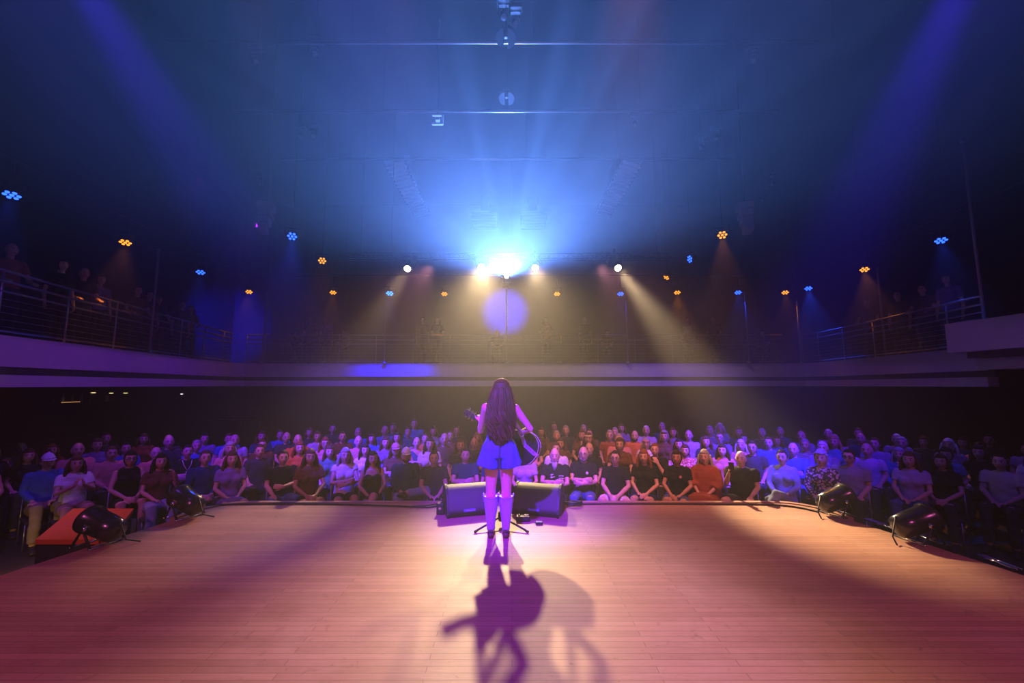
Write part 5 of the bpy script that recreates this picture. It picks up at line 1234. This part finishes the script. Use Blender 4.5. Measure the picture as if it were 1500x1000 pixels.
def shutter(o, A, B, keep, soft=.012):
    """a barn-door cut: only the side of the plane through the lamp and A-B that holds the point keep is lit"""
    P = o.location; n = (V(A) - P).cross(V(B) - P).normalized()
    if n.dot(V(keep) - P) < 0: n = -n
    q = o.rotation_euler.to_matrix().transposed() @ n
    ld = o.data; ld.use_nodes = True; t = ld.node_tree; em = t.nodes['Emission']
    tc = t.nodes.new('ShaderNodeTexCoord'); dt = t.nodes.new('ShaderNodeVectorMath'); dt.operation = 'DOT_PRODUCT'; dt.inputs[1].default_value = q; t.links.new(tc.outputs['Normal'], dt.inputs[0])
    mr = t.nodes.new('ShaderNodeMapRange'); mr.interpolation_type = 'SMOOTHSTEP'; mr.inputs['From Min'].default_value = 0; mr.inputs['From Max'].default_value = soft; t.links.new(dt.outputs['Value'], mr.inputs['Value'])
    if em.inputs['Strength'].is_linked:
        mm = t.nodes.new('ShaderNodeMath'); mm.operation = 'MULTIPLY'; t.links.new(em.inputs['Strength'].links[0].from_socket, mm.inputs[0]); t.links.new(mr.outputs['Result'], mm.inputs[1]); t.links.new(mm.outputs[0], em.inputs['Strength'])
    else: t.links.new(mr.outputs['Result'], em.inputs['Strength'])
    return o
WARM = (1.0, .70, .36)
for (p, tg), pw, an in zip(PROF_POS, (2600, 6400, 2900, 13500), (15, 28, 28, 14)):
    d = (V(tg) - p).normalized(); spot('warm_profile_beam', p + d * .06, tg, WARM, pw, an, 1, .13)
spot('added_rose_fill', (-2.4, 12.1, 5.25), (-2.7, 3.2, 0), (1.0, .38, .44), 780, 30, 1, .1)  # added pair without fixtures, fills the dim boards at each side
spot('added_rose_fill', (2.6, 12.1, 5.25), (2.9, 3.2, 0), (1.0, .38, .44), 780, 30, 1, .1)
# white-blue fan with a gobo of fine rays
fan = spot('fan_beam', MH + dmh * .09, MH + dmh * 5, (.125, .29, 1.0), 38000, 66, .12, .10)
ld = fan.data; ld.use_nodes = True; t = ld.node_tree; em = t.nodes['Emission']; Ln = t.links.new
tc = t.nodes.new('ShaderNodeTexCoord'); sp_ = t.nodes.new('ShaderNodeSeparateXYZ'); Ln(tc.outputs['Normal'], sp_.inputs[0])
az = t.nodes.new('ShaderNodeMath'); az.operation = 'ABSOLUTE'; Ln(sp_.outputs['Z'], az.inputs[0])
upn = t.nodes.new('ShaderNodeMath'); upn.operation = 'ADD'; upn.inputs[1].default_value = .62; Ln(sp_.outputs['Y'], upn.inputs[0])
rt = t.nodes.new('ShaderNodeMath'); rt.operation = 'DIVIDE'; Ln(sp_.outputs['X'], rt.inputs[0]); Ln(upn.outputs[0], rt.inputs[1])
cb = t.nodes.new('ShaderNodeCombineXYZ'); Ln(rt.outputs[0], cb.inputs[0])
nz = t.nodes.new('ShaderNodeTexNoise'); nz.inputs['Scale'].default_value = 11; nz.inputs['Detail'].default_value = 3; Ln(cb.outputs[0], nz.inputs['Vector'])
mr = t.nodes.new('ShaderNodeMapRange'); mr.inputs['From Min'].default_value = .35; mr.inputs['From Max'].default_value = .68; mr.inputs['To Min'].default_value = .62; mr.inputs['To Max'].default_value = 1.3; Ln(nz.outputs['Fac'], mr.inputs['Value'])
vf = t.nodes.new('ShaderNodeMapRange'); vf.interpolation_type = 'SMOOTHSTEP'; vf.inputs['From Min'].default_value = -.35; vf.inputs['From Max'].default_value = .50; vf.inputs['To Min'].default_value = .8; vf.inputs['To Max'].default_value = .22; Ln(sp_.outputs['Y'], vf.inputs['Value'])
ml = t.nodes.new('ShaderNodeMath'); ml.operation = 'MULTIPLY'; Ln(mr.outputs['Result'], ml.inputs[0]); Ln(vf.outputs['Result'], ml.inputs[1]); 
ab = t.nodes.new('ShaderNodeMath'); ab.operation = 'ABSOLUTE'; Ln(rt.outputs[0], ab.inputs[0])
hf_ = t.nodes.new('ShaderNodeMapRange'); hf_.interpolation_type = 'SMOOTHSTEP'; hf_.inputs['From Min'].default_value = .8; hf_.inputs['From Max'].default_value = 2.6; hf_.inputs['To Min'].default_value = 1.0; hf_.inputs['To Max'].default_value = .06; Ln(ab.outputs[0], hf_.inputs['Value'])
m5 = t.nodes.new('ShaderNodeMath'); m5.operation = 'MULTIPLY'; Ln(ml.outputs[0], m5.inputs[0]); Ln(hf_.outputs['Result'], m5.inputs[1]); Ln(m5.outputs[0], em.inputs['Strength'])

UVB = (.15, .004, 1.0); DEEP = (.05, .012, 1.0)
# backlights over the stage, above the frame; indigo pair added to fill the haze
spot('blue_back_beam', (-4.6, 3.2, 6.4), (-2.3, 8.4, -.2), DEEP, 17000, 22, .9, .08)
spot('blue_back_beam', (4.6, 3.2, 6.4), (4.2, 8.2, -.2), DEEP, 21000, 22, .9, .08)
spot('added_indigo_fill', (-5.2, 2.6, 7.0), (-4.6, 9.0, 1.5), (.12, .0, 1.0), 5000, 46, 1, .08)
spot('added_indigo_fill', (5.2, 2.6, 7.0), (5.0, 9.0, 1.5), (.10, .0, 1.0), 5000, 46, 1, .08)
spot('violet_back_wash', (-1.2, .6, 5.2), (-.1, 4.75, 1.1), UVB, 10500, 26, .9, .1)
spot('violet_back_wash', (1.6, .4, 5.4), (0, 3.4, 0), (.26, .0, 1.0), 1300, 44, 1, .1)
# magenta side washes on the boards
spot('magenta_side_wash', (-4.4, -1.6, 4.6), (-3.0, 3.6, 0), (1.0, .14, .60), 620, 62, 1, .15)
spot('magenta_side_wash', (4.4, -1.6, 4.6), (3.0, 3.6, 0), (1.0, .14, .54), 620, 62, 1, .15)
# audience colour from the front truss over the stage
spot('salmon_house_wash', (1.2, 3.4, 6.6), (1.9, 8.2, -.2), (1.0, .30, .17), 2200, 42, .9, .1)
spot('salmon_house_wash', (-2.6, 3.4, 6.6), (-3.9, 8.2, -.2), (1.0, .28, .18), 700, 26, .9, .1)
spot('salmon_house_wash', (-1.2, 3.4, 6.6), (-1.4, 8.6, -.2), (1.0, .30, .20), 700, 26, .9, .1)
spot('violet_house_wash', (-5.2, 2.6, 6.4), (-6.2, 7.2, 0), (.28, .04, 1.0), 480, 48, .9, .1)
spot('violet_house_wash', (5.4, 2.6, 6.4), (6.6, 7.2, 0), (.12, .03, 1.0), 260, 44, .9, .1)
# added unseen lamps tint the balcony fronts violet, masked along the top edge
TOPL, TOPM, TOPR = ((-7.33, 5.83, 2.39), (-8.92, 12.7, 2.39)), ((-8.5, 13.45, 2.40), (9.0, 13.45, 2.40)), ((8.9, 8.35, 2.39), (9.72, 13.0, 2.39))
for lx, ly, tx, ty, pw in ((-5.2, 6.6, -7.5, 6.0, 60), (-5.6, 8.6, -8.0, 8.6, 90), (-6.0, 11.0, -8.7, 11.2, 70)):
    shutter(spot('added_violet_wash', (lx, ly, 5.2), (tx, ty, 2.1), (.30, .008, 1.0), pw * 1.6, 95, 1, .05), *TOPL, (-8.2, 9, 1.5))
for lx, ly, tx, ty, pw in ((6.4, 10.4, 9.3, 10.6, 40), (5.6, 6.4, 8.3, 7.0, 22)):
    shutter(spot('added_violet_wash', (lx, ly, 5.2), (tx, ty, 2.1), (.42, .05, 1.0), pw, 95, 1, .05), (8.0, 7.2, 2.80), (9.72, 13.0, 2.39), (9, 10, 1.5))
for lx, pw in ((-5.4, 30), (-1.2, 120), (2.4, 150), (6.0, 60)):  # added lamps in empty air that brighten the rear balcony front
    shutter(spot('added_pale_wash', (lx, 11.7, 5.0), (lx, 13.5, 1.9), (1.0, .72, .84), pw, 110, 1, .05), *TOPM, (0, 13.5, 1.5))
# saturated blue spots on the balcony front, the rear wall and the side wall
bf = spot('blue_front_spot', PZ(571, 428, 4.4) + V((0, -.1, -.05)), (-3.9, 13.5, 2.15), (.004, .006, 1.0), 2200, 64, 1, .04)
shutter(bf, *TOPM, (0, 13.5, 1.5)); shutter(bf, (-8.5, 13.5, 1.91), (9, 13.5, 1.91), (0, 13.5, 2.3))
spot('blue_wall_spot', (-.25, 15.6, 5.6), (-.33, YB, 5.15), (0, .003, 1.0), 5000, 40, 1, .03)
spot('blue_wall_spot', PZ(365, 426, 4.85) + V((.1, .2, 0)), (-12.6, 17.8, 4.3), (0, .003, 1.0), 2600, 42, 1, .04)
spot('amber_board_spot', (-6.9, 5.2, 2.2), (-5.5, 5.2, 0), (1.0, .25, .02), 70, 46, .9, .04)
spot('amber_underfloor', (-5.9, 4.7, -.12), (-6.6, 5.3, FLOOR), (1.0, .60, .10), 22, 110, 1, .04)

c = scn.cycles
c.max_bounces = 5; c.diffuse_bounces = 2; c.glossy_bounces = 2; c.transmission_bounces = 2; c.volume_bounces = 0; c.transparent_max_bounces = 4
c.sample_clamp_indirect = 4; c.sample_clamp_direct = 0; c.use_light_tree = True; c.use_denoising = True; c.caustics_reflective = False; c.caustics_refractive = False
c.light_sampling_threshold = .002
vsn = scn.view_settings; vsn.view_transform = 'Standard'; vsn.look = 'None'; vsn.gamma = 1; vsn.use_curve_mapping = False; vsn.exposure = 0
